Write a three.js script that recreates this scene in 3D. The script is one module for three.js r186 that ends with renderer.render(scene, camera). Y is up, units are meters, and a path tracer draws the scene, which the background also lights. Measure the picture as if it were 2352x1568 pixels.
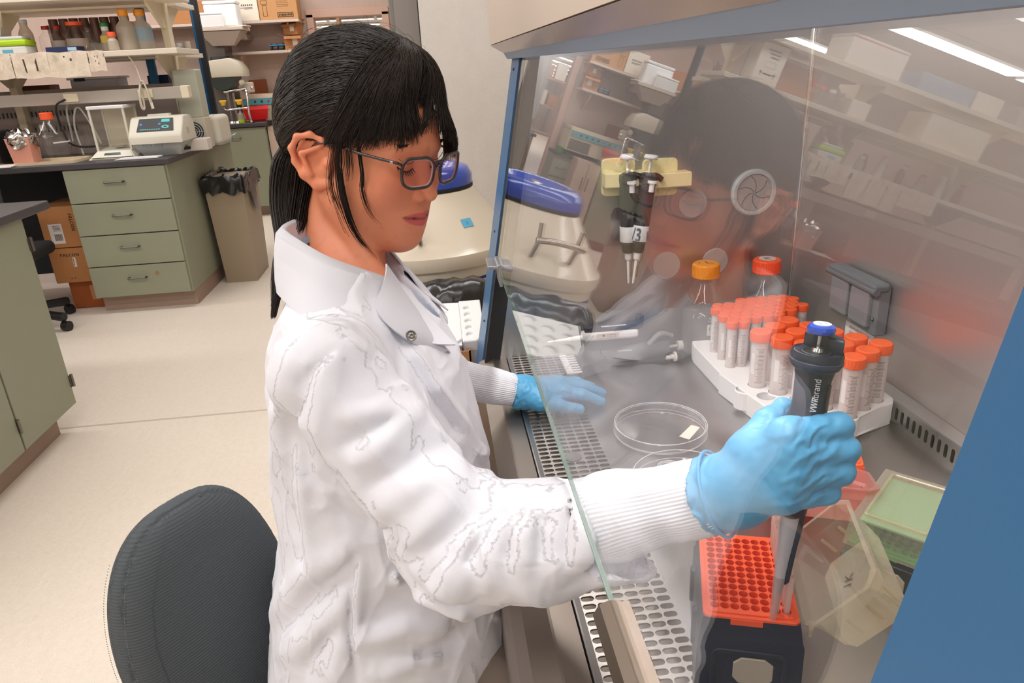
import * as THREE from 'three';
import { RoundedBoxGeometry } from 'three/addons/geometries/RoundedBoxGeometry.js';
import { mergeGeometries, toCreasedNormals } from 'three/addons/utils/BufferGeometryUtils.js';
import { RectAreaLightUniformsLib } from 'three/addons/lights/RectAreaLightUniformsLib.js';
import { edgeTable, triTable } from 'three/addons/objects/MarchingCubes.js';
import { createNoise3D } from 'simplex-noise';

// ---------- camera, exposure, lights ----------
const scene = new THREE.Scene();
const renderer = new THREE.WebGLRenderer({ antialias: true });
renderer.toneMapping = THREE.LinearToneMapping;
renderer.toneMappingExposure = 1.0;
renderer.shadowMap.enabled = true;
RectAreaLightUniformsLib.init();
const D2R = Math.PI / 180;
const camera = new THREE.PerspectiveCamera(2 * Math.atan(784 / 1647) / D2R, 2352 / 1568, 0.02, 60);
camera.position.set(0, 1.372, 0);
camera.rotation.order = 'YXZ';
camera.rotation.set(-21.2 * D2R, -5.08 * D2R, -3.06 * D2R);
scene.background = new THREE.Color(0x000000);
const LIGHT = new THREE.Color(1, 0.99, 0.985);
const FLUX = 8.0, HOOD = 3.8;          // radiance of the ceiling fixtures, of the hood lamp

// ---------- helpers ----------
let seed = 7;
const rnd = () => { seed = (seed + 0x6d2b79f5) | 0; let t = Math.imul(seed ^ (seed >>> 15), 1 | seed); t = (t + Math.imul(t ^ (t >>> 7), 61 | t)) ^ t; return ((t ^ (t >>> 14)) >>> 0) / 4294967296; };
const rr = (a, b) => a + (b - a) * rnd();
const noise3 = createNoise3D(rnd);
const V = (x, y, z) => new THREE.Vector3(x, y, z);
const PI = Math.PI, TAU = 2 * PI;
const used = {};
function numbered(n) { const k = used[n] = (used[n] ?? -1) + 1; return k ? n + '_' + String(k).padStart(3, '0') : n; }
function mk(name, geo, m, parent = scene) {
  const o = new THREE.Mesh(geo, m); o.name = parent === scene ? numbered(name) : name; o.castShadow = o.receiveShadow = true; parent.add(o); return o;
}
function tag(o, label, category, group) { o.userData.label = label; o.userData.category = category; if (group) o.userData.group = group; return o; }
function thing(name, label, category, pos = [0, 0, 0], turn = 0, group) {
  const o = new THREE.Group(); o.name = numbered(name); scene.add(o); o.position.set(...pos); o.rotation.y = turn; return tag(o, label, category, group);
}
function struct(name, geo, m, parent = scene) { const o = mk(name, geo, m, parent); if (parent === scene) o.userData.kind = 'structure'; return o; }
function copy(src, pos, turn, label) {
  const o = src.clone(); o.name = numbered(src.name.replace(/_\d{3}$/, '')); scene.add(o); o.position.set(...pos); if (turn !== undefined) o.rotation.y = turn;
  o.userData = { ...src.userData }; if (label) o.userData.label = label; return o;
}
// geometry
function G(list) {
  return mergeGeometries(list.map((g) => { const n = g.index ? g.toNonIndexed() : g.clone(); for (const k of Object.keys(n.attributes)) if (!['position', 'normal', 'uv'].includes(k)) n.deleteAttribute(k); if (!n.attributes.uv) n.setAttribute('uv', new THREE.BufferAttribute(new Float32Array(n.attributes.position.count * 2), 2)); if (!n.attributes.normal) n.computeVertexNormals(); return n; }));
}
const bx = (w, h, d, x = 0, y = 0, z = 0) => new THREE.BoxGeometry(w, h, d).translate(x, y, z);
const rb = (w, h, d, x = 0, y = 0, z = 0, r = 0.004, s = 1) => new RoundedBoxGeometry(w, h, d, s, Math.min(r, w * .49, h * .49, d * .49)).translate(x, y, z);
const cy = (rt, rbm, h, x = 0, y = 0, z = 0, n = 24, open = false) => new THREE.CylinderGeometry(rt, rbm, h, n, 1, open).translate(x, y, z);
const sp = (r, x = 0, y = 0, z = 0, n = 16) => new THREE.SphereGeometry(r, n, n * .75 | 0).translate(x, y, z);
const la = (pts, n = 32) => new THREE.LatheGeometry(pts.map((p) => new THREE.Vector2(p[0], p[1])), n);
const lac = (pts, n = 32, a = .6) => toCreasedNormals(la(pts, n), a);
const curve = (pts, closed = false, t = 0.5) => new THREE.CatmullRomCurve3(pts.map((p) => V(...p)), closed, 'catmullrom', t);
const tb = (pts, r, n = 24, k = 8, closed = false) => new THREE.TubeGeometry(curve(pts, closed), n, r, k, closed);
const rod = (a, b, r, n = 10, r2 = r) => { const A = V(...a), B = V(...b), d = B.clone().sub(A), l = d.length(); return new THREE.CylinderGeometry(r2, r, l, n).translate(0, l / 2, 0).applyQuaternion(new THREE.Quaternion().setFromUnitVectors(V(0, 1, 0), d.normalize())).translate(A.x, A.y, A.z); };
const shape = (pts, holes = []) => { const s = new THREE.Shape(pts.map((p) => new THREE.Vector2(p[0], p[1]))); for (const h of holes) s.holes.push(new THREE.Path(h.map((p) => new THREE.Vector2(p[0], p[1])))); return s; };
const ex = (pts, depth, bevel = 0, holes = [], bs = 1) => new THREE.ExtrudeGeometry(shape(pts, holes), { depth, bevelEnabled: bevel > 0, bevelSize: bevel, bevelThickness: bevel, bevelSegments: bs, curveSegments: 8 });
const rrect = (w, h, r, n = 4, cx = 0, cy0 = 0) => { const o = []; for (const [sx, sy, a] of [[1, 1, 0], [-1, 1, PI / 2], [-1, -1, PI], [1, -1, 3 * PI / 2]]) for (let i = 0; i <= n; i++) { const t = a + i / n * PI / 2; o.push([cx + sx * (w / 2 - r) + r * Math.cos(t), cy0 + sy * (h / 2 - r) + r * Math.sin(t)]); } return o; };
const circ = (r, n = 24, x = 0, y = 0) => Array.from({ length: n }, (_, i) => [x + r * Math.cos(i / n * TAU), y + r * Math.sin(i / n * TAU)]);
// profile given in (x, y) drawn out along z from z0 to z1
const exz = (pts, z0, z1, bevel = 0) => ex(pts, z1 - z0 - 2 * bevel, bevel).translate(0, 0, z0 + bevel);
// six-sided block from 8 corners [x0y0z0, x1.., order: bottom 4 (ccw from above), top 4]
function hexa(c, bev = 0) {
  const f = [[3, 2, 1, 0], [4, 5, 6, 7], [0, 1, 5, 4], [1, 2, 6, 5], [2, 3, 7, 6], [3, 0, 4, 7]], p = [], uv = [];
  for (const q of f) for (const i of [0, 1, 2, 0, 2, 3]) { p.push(...c[q[i]]); uv.push(i === 1 || i === 2 ? 1 : 0, i > 1 ? 1 : 0); }
  const g = new THREE.BufferGeometry(); g.setAttribute('position', new THREE.Float32BufferAttribute(p, 3)); g.setAttribute('uv', new THREE.Float32BufferAttribute(uv, 2)); g.computeVertexNormals(); return g;
}
// uv in metres chosen by the facing of each triangle
function buv(g, s = 1) {
  g = g.index ? g.toNonIndexed() : g; const p = g.attributes.position, n = g.attributes.normal, uv = new Float32Array(p.count * 2);
  for (let i = 0; i < p.count; i += 3) {
    let a = 0, b = 0, c = 0; for (let k = 0; k < 3; k++) { a += Math.abs(n.getX(i + k)); b += Math.abs(n.getY(i + k)); c += Math.abs(n.getZ(i + k)); }
    for (let k = 0; k < 3; k++) { const X = p.getX(i + k), Y = p.getY(i + k), Z = p.getZ(i + k); const [u, v] = b >= a && b >= c ? [X, -Z] : a >= c ? [Z, Y] : [X, Y]; uv[2 * (i + k)] = u * s; uv[2 * (i + k) + 1] = v * s; }
  }
  g.setAttribute('uv', new THREE.BufferAttribute(uv, 2)); return g;
}
// open surface through rows of points (each row the same length), uv 0..1
function sheet(rows, uvs = [1, 1]) {
  const R = rows.length, C = rows[0].length, p = [], uv = [], id = [];
  rows.forEach((r, i) => r.forEach((q, j) => { p.push(...q); uv.push(j / (C - 1) * uvs[0], i / (R - 1) * uvs[1]); }));
  for (let i = 0; i < R - 1; i++) for (let j = 0; j < C - 1; j++) { const a = i * C + j; id.push(a, a + 1, a + C, a + 1, a + C + 1, a + C); }
  const g = new THREE.BufferGeometry(); g.setAttribute('position', new THREE.Float32BufferAttribute(p, 3)); g.setAttribute('uv', new THREE.Float32BufferAttribute(uv, 2)); g.setIndex(id); g.computeVertexNormals(); return g;
}
// the same sheet with thickness t
function slab(rows, t) {
  const a = sheet(rows), n = a.attributes.normal, C = rows[0].length, R = rows.length;
  const back = rows.map((r, i) => r.map((q, j) => { const k = i * C + j; return [q[0] - n.getX(k) * t, q[1] - n.getY(k) * t, q[2] - n.getZ(k) * t]; }));
  const rev = back.map((r) => [...r].reverse());
  const edge = (x, y) => sheet([x, y]);
  const col = (m, j) => m.map((r) => r[j]);
  return G([a, sheet(rev), edge(back[0], rows[0]), edge(rows[R - 1], back[R - 1]), edge(col(rows, 0), col(back, 0)), edge(col(back, C - 1), col(rows, C - 1))]);
}
function spline(ks, t) { // ks: array of number arrays, t in 0..1
  const n = ks.length - 1, x = Math.min(Math.max(t, 0), 1) * n, i = Math.min(Math.floor(x), n - 1), f = x - i;
  const p0 = ks[Math.max(i - 1, 0)], p1 = ks[i], p2 = ks[i + 1], p3 = ks[Math.min(i + 2, n)];
  return p1.map((_, k) => 0.5 * (2 * p1[k] + (p2[k] - p0[k]) * f + (2 * p0[k] - 5 * p1[k] + 4 * p2[k] - p3[k]) * f * f + (3 * p1[k] - p0[k] - 3 * p2[k] + p3[k]) * f ** 3));
}
// ---------- textures and materials ----------
function dtex(w, h, f, srgb = true, rep) {
  const d = new Uint8Array(w * h * 4);
  for (let y = 0; y < h; y++) for (let x = 0; x < w; x++) { const c = f(x, y); const o = (y * w + x) * 4; d[o] = c[0]; d[o + 1] = c[1]; d[o + 2] = c[2]; d[o + 3] = c[3] ?? 255; }
  const t = new THREE.DataTexture(d, w, h); t.wrapS = t.wrapT = THREE.RepeatWrapping; t.magFilter = THREE.LinearFilter; t.minFilter = THREE.LinearMipmapLinearFilter; t.generateMipmaps = true; if (srgb) t.colorSpace = THREE.SRGBColorSpace; if (rep) t.repeat.set(...rep); t.needsUpdate = true; return t;
}
function ctex(w, h, draw) {
  const c = document.createElement('canvas'); c.width = w; c.height = h; const g = c.getContext('2d'); draw(g, w, h);
  const t = new THREE.CanvasTexture(c); t.colorSpace = THREE.SRGBColorSpace; t.magFilter = THREE.LinearFilter; return t;
}
const g1 = (v) => [v, v, v];
const tile = (n, fx, fy = fx) => (x, y) => { const a = x / n * TAU, b = y / n * TAU; return noise3(Math.cos(a) * fx, Math.sin(a) * fx, Math.cos(b) * fy * .7 + 3.1) * .6 + noise3(Math.sin(b) * fy, Math.cos(b) * fy + Math.cos(a) * fx * .7, Math.sin(a) * fx + 7) * .6; };
const T = {};
{ const a = tile(256, 4), b = tile(256, 30); T.speckle = dtex(512, 512, (x, y) => { const v = 241 + 3 * a(x / 2, y / 2) + 6 * b(x, y) + rr(-9, 7); return rnd() < .0005 ? [165, 150, 132] : [v, v * .985, v * .965]; }); }
{ const a = tile(256, 3); T.blotch = dtex(256, 256, (x, y) => g1(243 + 3 * a(x, y) + rr(-3, 3))); }
T.grain = dtex(256, 256, () => g1(rr(90, 170)), false);
T.brush = dtex(256, 256, (() => { const rows = Array.from({ length: 256 }, () => rr(-28, 28)); return (x, y) => g1(128 + rows[y] + rr(-8, 8)); })(), false);
T.weave = dtex(128, 128, (x, y) => g1(128 + 60 * Math.sin((x + y) / 128 * TAU * 16) * .7 + 30 * Math.sin(y / 128 * TAU * 32) + rr(-14, 14)), false);
T.rib = dtex(64, 16, (x) => g1(128 + 110 * Math.sin(x / 64 * TAU * 4)), false);
T.wale = dtex(64, 64, (x, y) => { const r = Math.sin(y / 64 * TAU * 8 + .25 * Math.sin(x / 64 * TAU * 8)); return g1(120 + 90 * r + rr(-18, 18)); }, false);
T.knit = dtex(64, 64, (x, y) => { const s = Math.abs(((x / 64 * 8) % 1) - .5) * 2; return g1(70 + 150 * (1 - s * s) + 30 * Math.sin(y / 64 * TAU * 12)); }, false);
function M(hex, rough = .6, o = {}) { return new THREE.MeshPhysicalMaterial({ color: hex, roughness: rough, ...o }); }
const glassy = (o = {}) => new THREE.MeshPhysicalMaterial({ color: 0xffffff, roughness: 0, transmission: 1, thickness: 0, ior: 1.5, side: THREE.DoubleSide, ...o });
const m = {
  floor: M(0xfdf3e8, .38, { map: T.speckle, bumpMap: T.speckle, bumpScale: .0004 }),
  pink: M(0xdcc2b4, .75, { map: T.blotch }), white: M(0xd9d2ca, .6, { map: T.blotch }), ceil: M(0xe8e2da, .9),
  sage: M(0x959780, .5, { bumpMap: T.grain, bumpScale: .00015 }), toe: M(0xa58c7c, .6), slate: M(0x4b474a, .42, { map: T.blotch }),
  cream: M(0xe9dcc0, .5), shelf: M(0xe6d9c6, .55), rail: M(0xb3a89c, .45), steelblue: M(0x1c6a9a, .45), blue: M(0x396a96, .38, { bumpMap: T.grain, bumpScale: .0001 }), greyblue: M(0x8191a4, .4),
  steel: M(0xc2c2c2, .34, { metalness: 1, roughnessMap: null, bumpMap: T.brush, bumpScale: .00006 }), chrome: M(0xd8d8d8, .12, { metalness: 1 }), dsteel: M(0x7d7874, .35, { metalness: 1 }),
  beige: M(0xd8c9ba, .4, { clearcoat: .3, clearcoatRoughness: .3 }), tan: M(0xa3927a, .5), black: M(0x121214, .45), bag: M(0x0d0d0f, .22, { clearcoat: .6, clearcoatRoughness: .25 }), rubber: M(0x1b1b1c, .7),
  card: M(0xc98a55, .8, { map: T.blotch }), card2: M(0xd7a06a, .8, { map: T.blotch }), paper: M(0xefe4d3, .8), whitep: M(0xf2f0ee, .45), foam: M(0xf4f3f2, .75, { bumpMap: T.grain, bumpScale: .0008 }),
  orange: M(0xff6030, .4), orange2: M(0xff6a34, .5), yellowo: M(0xf29a18, .35), red: M(0xe01818, .35), lime: M(0xb4d918, .4), green: M(0x2f9a4a, .45), navy: M(0x1d2638, .45), navy2: M(0x232736, .5), cobalt: M(0x1d48b4, .22, { clearcoat: .6, clearcoatRoughness: .12 }),
  grey: M(0x8d8f90, .5), lgrey: M(0xc9c9c4, .45), dgrey: M(0x3d3f42, .55), teal: M(0x4fb4b8, .4), device: M(0xdcd6c6, .5), device2: M(0xa9aba6, .5),
  glass: glassy(), plastic: glassy({ color: 0xfbfbfb, roughness: .06, specularIntensity: .9 }), frost: M(0xf6eeea, .5, { transmission: .55, thickness: 0, side: THREE.DoubleSide }), ylid: M(0xf3eddd, .16, { transmission: .8, thickness: 0, side: THREE.DoubleSide }),
  pinklid: M(0xf2b4ac, .3, { transmission: .62, thickness: 0, side: THREE.DoubleSide }), liquid: M(0xf6f4f2, .05, { transmission: .9, thickness: 0, side: THREE.DoubleSide }),
  foil: M(0xc9c5c0, .22, { metalness: 1 }), print: M(0x39332f, .7), cable: M(0xd9cdb8, .5), ycream: M(0xefe3ae, .45),
};
const label = (w, h, draw, o = {}) => new THREE.MeshPhysicalMaterial({ map: ctex(w, h, draw), roughness: .55, ...o });
const ink = (w, h, draw) => label(w, h, draw, { transparent: true });
// ---------- the room ----------
const XL = -6.2, XR = 1.75, ZB = -8.6, ZF = 2.6, HC = 2.75, TH = 0.12;
m.floor.map.repeat.set(1.6, 1.6);
struct('floor', buv(bx(XR - XL + 2, .1, ZF - ZB + 32, (XR + XL) / 2, -.05, (ZF + ZB) / 2 - 16)), m.floor);
struct('trim_1', buv(bx(3.6, .0012, .012, -.1, .0006, -2.95)), M(0xcdbfae, .5)); // welded seam of the floor sheet
struct('ceiling', bx(XR - XL + .2, .1, ZF - ZB + 32, (XR + XL) / 2, HC + .05, (ZF + ZB) / 2 - 16), m.ceil);
struct('wall_left', buv(bx(TH, HC, ZF - ZB, XL - TH / 2, HC / 2, (ZF + ZB) / 2)), m.pink);
struct('wall_right', buv(bx(TH, HC, ZF - ZB, XR + TH / 2, HC / 2, (ZF + ZB) / 2)), m.white);
struct('wall_front', buv(bx(XR - XL + .24, HC, TH, (XR + XL) / 2, HC / 2, ZF + TH / 2)), m.white);
const DX0 = -1.19, DX1 = -.45, DH = 1.93;
{ const w = struct('wall_back', G([bx(DX0 - XL, HC, TH, (DX0 + XL) / 2, HC / 2, ZB - TH / 2), bx(XR - DX1, HC, TH, (XR + DX1) / 2, HC / 2, ZB - TH / 2), bx(DX1 - DX0, HC - DH, TH, (DX0 + DX1) / 2, (HC + DH) / 2, ZB - TH / 2)].map((g) => buv(g))), m.pink); }
{ const d = new THREE.Group(); d.name = 'door_1'; d.userData.kind = 'structure'; scene.add(d);   // open doorway in the far wall
  for (const x of [DX0 - .03, DX1 + .03]) mk('jamb', rb(.075, DH + .03, .17, x, (DH + .03) / 2, ZB - .05, .005), M(0xd9b29f, .5), d);
  mk('head_jamb', rb(DX1 - DX0 + .135, .08, .17, (DX0 + DX1) / 2, DH + .035, ZB - .05, .005), M(0xd9b29f, .5), d); }
struct('wall_side', buv(bx(XR + .02, HC, .09, (XR - .02) / 2, HC / 2, -2.955)), m.white);
struct('baseboard_back', bx(DX0 - XL, .1, .012, (DX0 + XL) / 2, .05, ZB + .006), m.toe);
// the next laboratory seen through the doorway
struct('wall_beyond', bx(9, HC, .1, -2, HC / 2, -40), m.pink);
struct('wall_beyond_left', bx(.1, HC, 31, -6.1, HC / 2, -24.3), m.pink); struct('wall_beyond_right', bx(.1, HC, 31, 2.5, HC / 2, -24.3), m.pink);
// ceiling fixtures: glowing diffuser with an area light of the same size just below it
{
  const frameM = M(0xe9e6e1, .5), glow = new THREE.MeshStandardMaterial({ color: 0xffffff, emissive: LIGHT, emissiveIntensity: 1.35 });
  const proto = new THREE.Group(); const L = 1.2, W = .3;
  mk('housing', rb(L + .02, .05, W + .03, 0, .028, 0, .008), frameM, proto); mk('diffuser', rb(L, .022, W, 0, 0, 0, .008), glow, proto);
  let n = 0;
  const put = (x, z, turn, flux) => { const far = z < -9;
    const o = proto.clone(); o.name = numbered('ceiling_light'); scene.add(o); o.position.set(x, HC - .055, z); o.rotation.y = turn;
    tag(o, far ? 'distant ceiling light tube glowing beyond the far doorway' : 'long white ceiling light tube mirrored in the sash glass', 'ceiling light', far ? 'ceiling lights of the next laboratory' : 'rows of ceiling light tubes');
    const l = new THREE.RectAreaLight(LIGHT, flux, L, W); l.position.set(x, HC - .07, z); l.rotation.set(-PI / 2, 0, turn); scene.add(l);
  };
  for (const z of [-7.6, -5.75, -4.4, -2.1, -.5, 1.2]) for (const x of z === -2.1 ? [-4.7, -3.4, -2.1, -.8, .6] : z === -4.4 || z === -7.6 ? [-4.7, -3.4, -2.1, -.9] : z < -4 ? [-4.9, -3.62, -2.33, -1.05] : [-4.7, -3.4, -2.1, -.8, .6]) put(x, z, 0, FLUX);
  for (const z of [-10.5, -13.5, -22, -24.5, -27, -30, -33, -36]) for (const x of z < -20 ? [-4.6, -3.3, -2.0, -.7] : [-2.2, -.9, .4]) put(x, z, 0, FLUX);
}
// ---------- benches ----------
function handle(w, parent, x, y, z, name = 'handle') { // bow handle on a front that faces +z
  return mk(name, G([tb([[x - w / 2, y, z], [x - w / 2, y, z + .02], [x - w / 2 + .008, y, z + .027], [x + w / 2 - .008, y, z + .027], [x + w / 2, y, z + .02], [x + w / 2, y, z]], .0055, 20, 8), cy(.009, .009, .004, x - w / 2, y, z + .002).rotateX(0), cy(.009, .009, .004, x + w / 2, y, z + .002)]), m.dsteel, parent);
}
// drawer bench
{
  const b = thing('drawer_cabinet', 'sage green four drawer bench cabinet with grey bow handles', 'cabinet', [-1.628, 0, -4.63]);
  mk('carcass', buv(bx(.58, .80, .70, -.31, .505, -.372)), m.sage, b); mk('end_panel', buv(bx(.02, .80, 1.48, -.008, .505, -.745)), m.sage, b);
  mk('toe_kick', buv(G([bx(.585, .108, .02, -.30, .054, -.075), bx(.02, .108, 1.4, -.016, .054, -.76)])), m.toe, b);
  const ys = [.105, .306, .503, .703, .905];
  for (let i = 0; i < 4; i++) {
    const h = ys[i + 1] - ys[i] - .006, d = mk('drawer_front', rb(.588, h, .02, -.305, (ys[i] + ys[i + 1]) / 2, .0, .003), m.sage, b);
    handle(.105, d, -.315, (ys[i] + ys[i + 1]) / 2 + .02, .01);
    if (i === 0) mk('lock', cy(.011, .011, .008, 0, 0, 0, 18).rotateX(PI / 2).translate(-.195, .245, .012), M(0xb58d6a, .35, { metalness: .7 }), d);
  }
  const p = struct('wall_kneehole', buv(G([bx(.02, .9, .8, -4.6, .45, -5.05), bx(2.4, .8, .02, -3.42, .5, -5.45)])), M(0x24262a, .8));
  const t = mk('countertop', buv(rb(4.6, .036, 1.5, -3.90, .924, -5.365, .006)), m.slate); tag(t, 'long dark slate countertop over the green drawer cabinet', 'countertop');
}
// door bench on the near left
{
  const b = thing('door_cabinet', 'sage green bench cabinet with two tall doors at the near left', 'cabinet', [-1.625, 0, -2.97]);
  mk('carcass', buv(bx(.7, .80, 1.5, -.372, .505, .76)), m.sage, b);
  mk('toe_kick', buv(bx(.65, .108, 1.43, -.385, .054, .79)), m.toe, b);
  [[0, .415], [.42, .95], [.955, 1.485]].forEach(([a, c], i) => { const d = mk('door', rb(.02, .795, c - a - .006, -.008, .507, (a + c) / 2 + .002, .003), m.sage, b);
    for (const y of [.21, .80]) mk('hinge', G([cy(.006, .006, .055, .008, y, i ? a + .002 : a - .003, 12), bx(.005, .05, .014, .004, y, i ? a - .004 : a + .006)]), m.dsteel, d); });
  const t = mk('countertop', buv(rb(4.6, .036, 1.7, -3.90, .924, -2.30, .006)), m.slate); tag(t, 'dark slate countertop corner above the near left green doors', 'countertop');
}
// sink bench at the far wall
{
  const b = thing('sink_cabinet', 'sage green sink cabinet against the far pink wall', 'cabinet', [-1.69, 0, -7.77]);
  mk('carcass', buv(bx(1.9, .8, .8, -.95, .505, -.41)), m.sage, b); mk('toe_kick', buv(bx(1.85, .1, .7, -.95, .05, -.43)), m.toe, b);
  for (const [a, c] of [[-.62, -.006], [-1.24, -.63]]) { const d = mk('door', rb(c - a, .79, .02, (a + c) / 2, .5, 0, .003), m.sage, b); handle(.1, d, (a + c) / 2, .8, .01); }
  const t = mk('countertop', buv(rb(2.0, .036, .86, -2.66, .924, -8.15, .006)), m.slate); tag(t, 'dark sink countertop in front of the far wall', 'countertop');
  const e = thing('side_cabinet', 'pinkish beige cupboard with two long bow handles beside the doorway', 'cabinet', [-1.685, 0, -7.8]);
  mk('carcass', buv(bx(.28, .9, .78, .142, .45, -.4)), M(0xcdb4a2, .5), e);
  for (const [a, c] of [[.004, .138], [.142, .278]]) { const d = mk('door', rb(c - a, .78, .02, (a + c) / 2, .5, 0, .003), M(0xcdb4a2, .5), e); mk('handle', tb([[a < .1 ? c - .03 : a + .03, .6, .01], [a < .1 ? c - .03 : a + .03, .6, .035], [a < .1 ? c - .03 : a + .03, .72, .035], [a < .1 ? c - .03 : a + .03, .72, .01]], .005, 16, 6), m.dsteel, d); }
}
// hood with teal control strip on the far bench
{
  const h = thing('fume_hood', 'beige bench hood with a teal control strip and louvred grille', 'hood', [-1.615, .9425, -8.03]);
  mk('housing', G([bx(.66, .22, .5, 0, .11, -.3), bx(.66, .04, .52, 0, .235, -.29)]), m.cream, h);
  const p = mk('control_strip', rb(.64, .066, .012, 0, .187, -.035, .003), M(0x5fb0b8, .4), h);
  for (let i = 0; i < 9; i++) mk('button', rb(.022, .022, .006, -.27 + i * .068, .188, -.027, .003), i === 3 ? M(0xd8285a, .4) : i === 8 ? M(0xff2a1a, .4) : m.dgrey, p);
  const l = mk('louvre', bx(.26, .12, .008, .19, .07, -.046), M(0xbfae92, .5), h);
  for (let i = 0; i < 9; i++) mk('slot', bx(.24, .006, .004, .19, .02 + i * .0125, -.04), m.dgrey, l);
}
// pink wall shelves
for (const [y, x0, x1, lab] of [[1.905, -3.2, -1.285, 'upper pale shelf board on the far pink wall'], [1.615, -2.06, -1.3, 'lower pale shelf board on the far pink wall']]) {
  const s = thing('wall_shelf', lab, 'shelf', [0, y, -8.6]);
  mk('board', rb(x1 - x0, .026, .36, (x0 + x1) / 2, -.014, .18, .003), M(0xd9c6b8, .55), s);
  for (const x of [x0 + .12, x1 - .12]) { mk('bracket', G([ex([[0, 0], [.28, 0], [.28, -.02], [.02, -.2], [0, -.2]], .02).rotateY(-PI / 2).translate(x, -.028, 0)]), M(0xd0b6a6, .5), s); }
}
// ---------- biosafety cabinet ----------
const WS = 0.80, ZL = -1.375, ZR = -0.165, XBK = 0.715;
const SX = (y, z = -.9) => .10 + .18 * (y - 1) - .003 * (z + .9);
const sashBlock = (y0, y1, z0, z1, a, b) => { // block between sash offsets a and b (metres into the cabinet)
  const q = (y, z, o) => [SX(y, z) + o, y, z];
  return hexa([q(y0, z1, a), q(y0, z1, b), q(y0, z0, b), q(y0, z0, a), q(y1, z1, a), q(y1, z1, b), q(y1, z0, b), q(y1, z0, a)]);
};
{
  const c = thing('biosafety_cabinet', 'stainless biosafety cabinet with a slanted glass sash and blue side posts', 'cabinet');
  // outer body
  const side = [[.10, .30], [.10, .70], [SX(.70) + .012, .70], [SX(1.385) + .012, 1.385], [.125, 1.408], [.125, 2.1], [.86, 2.1], [.86, .30]];
  mk('side_panel', exz(side, -1.545, -1.53), m.beige, c); mk('side_panel', exz(side, .03, .045), m.beige, c);
  mk('rear_shell', bx(.02, 1.8, 1.56, .85, 1.2, -.75), m.beige, c);
  mk('front_panel', exz([[.125, 1.407], [.122, 1.52], [.122, 2.1], [.86, 2.1], [.86, 2.08], [.16, 2.08], [.16, 1.50], [.16, 1.407]], -1.535, .04), m.beige, c);
  mk('brow', exz([[.1245, 1.4055], [.149, 1.391], [.1555, 1.391], [.16, 1.41]], -1.53, .04), M(0xb59f90, .22, { metalness: .55 }), c);
  mk('sash_rail', exz([[.1495, 1.3915], [.1565, 1.3795], [.170, 1.3795], [.176, 1.40], [.16, 1.41]], -1.53, .04), m.greyblue, c);
  // posts with gaskets
  mk('side_post', G([sashBlock(.60, 1.392, -1.53, -1.402, -.004, .045)]), m.blue, c);
  mk('gasket', sashBlock(.60, 1.385, -1.402, -1.373, -.001, .03), m.rubber, c);
  const sc = [[-1.47, 1.36], [-1.46, 1.05], [-1.45, .86]]; for (const [z, y] of sc) mk('screw', sp(.003, SX(y, z) - .004, y, z, 8), m.dgrey, c);
  mk('side_post', G([sashBlock(.60, 1.392, ZR + .002, .04, -.006, .045)]), m.blue, c);
  mk('gasket', sashBlock(.60, 1.385, ZR - .004, ZR + .002, .004, .03), m.rubber, c);
  // glass sash and its handles
  mk('sash_glass', sashBlock(1.004, 1.398, ZL + .002, ZR - .002, -.0018, .0018), m.glass, c);
  mk('glass_edge', sashBlock(1.0025, 1.004, ZL + .002, ZR - .002, -.0018, .0018), M(0x6d8a7d, .35), c);
  const bar = (z0, z1) => exz([[-.016, -.004], [-.013, .006], [-.006, .010], [.002, .011], [.003, .009], [.010, .010], [.0125, .004], [.012, -.008], [.004, -.011], [-.010, -.010]].map(([a, b]) => [a * .85 + b * .17 + SX(1.0), .997 + b * .85 - a * .15]), z0, z1, .0012);
  mk('sash_handle', bar(-.408, ZR - .005), M(0x7b6f64, .45, { metalness: 1 }), c);
  mk('handle_seal', G(Array.from({ length: 42 }, (_, i) => sp(.0018, SX(1.0) + .0118, 1.0, -.405 + i * .006, 6))), m.dsteel, c);
  mk('sash_handle', exz([[-.021, .001], [-.020, .006], [-.004, .004], [-.002, .007], [.003, .007], [.005, .004], [.018, .006], [.023, -.002], [.021, -.004], [.004, .000], [.0035, -.035], [-.0005, -.035], [-.001, 0], [-.019, -.001]].map(([a, b]) => [SX(1.0) + a, 1.012 + b]), ZL + .002, -1.305, .0006), m.steel, c);
  // inside walls
  mk('left_wall', buv(exz([[SX(.8) + .012, .72], [SX(1.5) + .012, 1.5], [XBK, 1.5], [XBK, .72]], -1.40, ZL)), m.steel, c);
  mk('right_wall', buv(exz([[SX(.8) + .012, .72], [SX(1.5) + .012, 1.5], [XBK, 1.5], [XBK, .72]], ZR + .006, ZR + .03)), m.steel, c);
  mk('back_wall', buv(bx(.015, .80, 1.24, XBK + .0075, 1.12, -.77)), M(0xd6d2cf, .40, { metalness: .9, bumpMap: T.brush, bumpScale: .00006 }), c);
  mk('corner_trim', G([cy(.0045, .0045, .70, XBK - .002, 1.15, ZL + .002, 8)]), M(0xe6e3e0, .18, { metalness: 1 }), c);
  mk('diffuser_ceiling', bx(.56, .01, 1.22, .44, 1.5, -.77), M(0xdedad5, .5), c);
  // work surface with rolled front, grille of slots
  const gx0 = .119, gx1 = .221, px = .017, pz = .0127;
  mk('work_surface', buv(G([bx(XBK - gx1, .003, ZR - ZL, (XBK + gx1) / 2, WS - .0015, (ZL + ZR) / 2), exz([[gx0, WS], [.1125, WS + .0015], [.1105, WS + .001], [.1095, WS - .006], [.112, WS - .007], [gx0, WS - .003]], ZL, ZR)])), M(0xadaba9, .36, { metalness: 1, bumpMap: T.brush, bumpScale: .00006 }), c);
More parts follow.
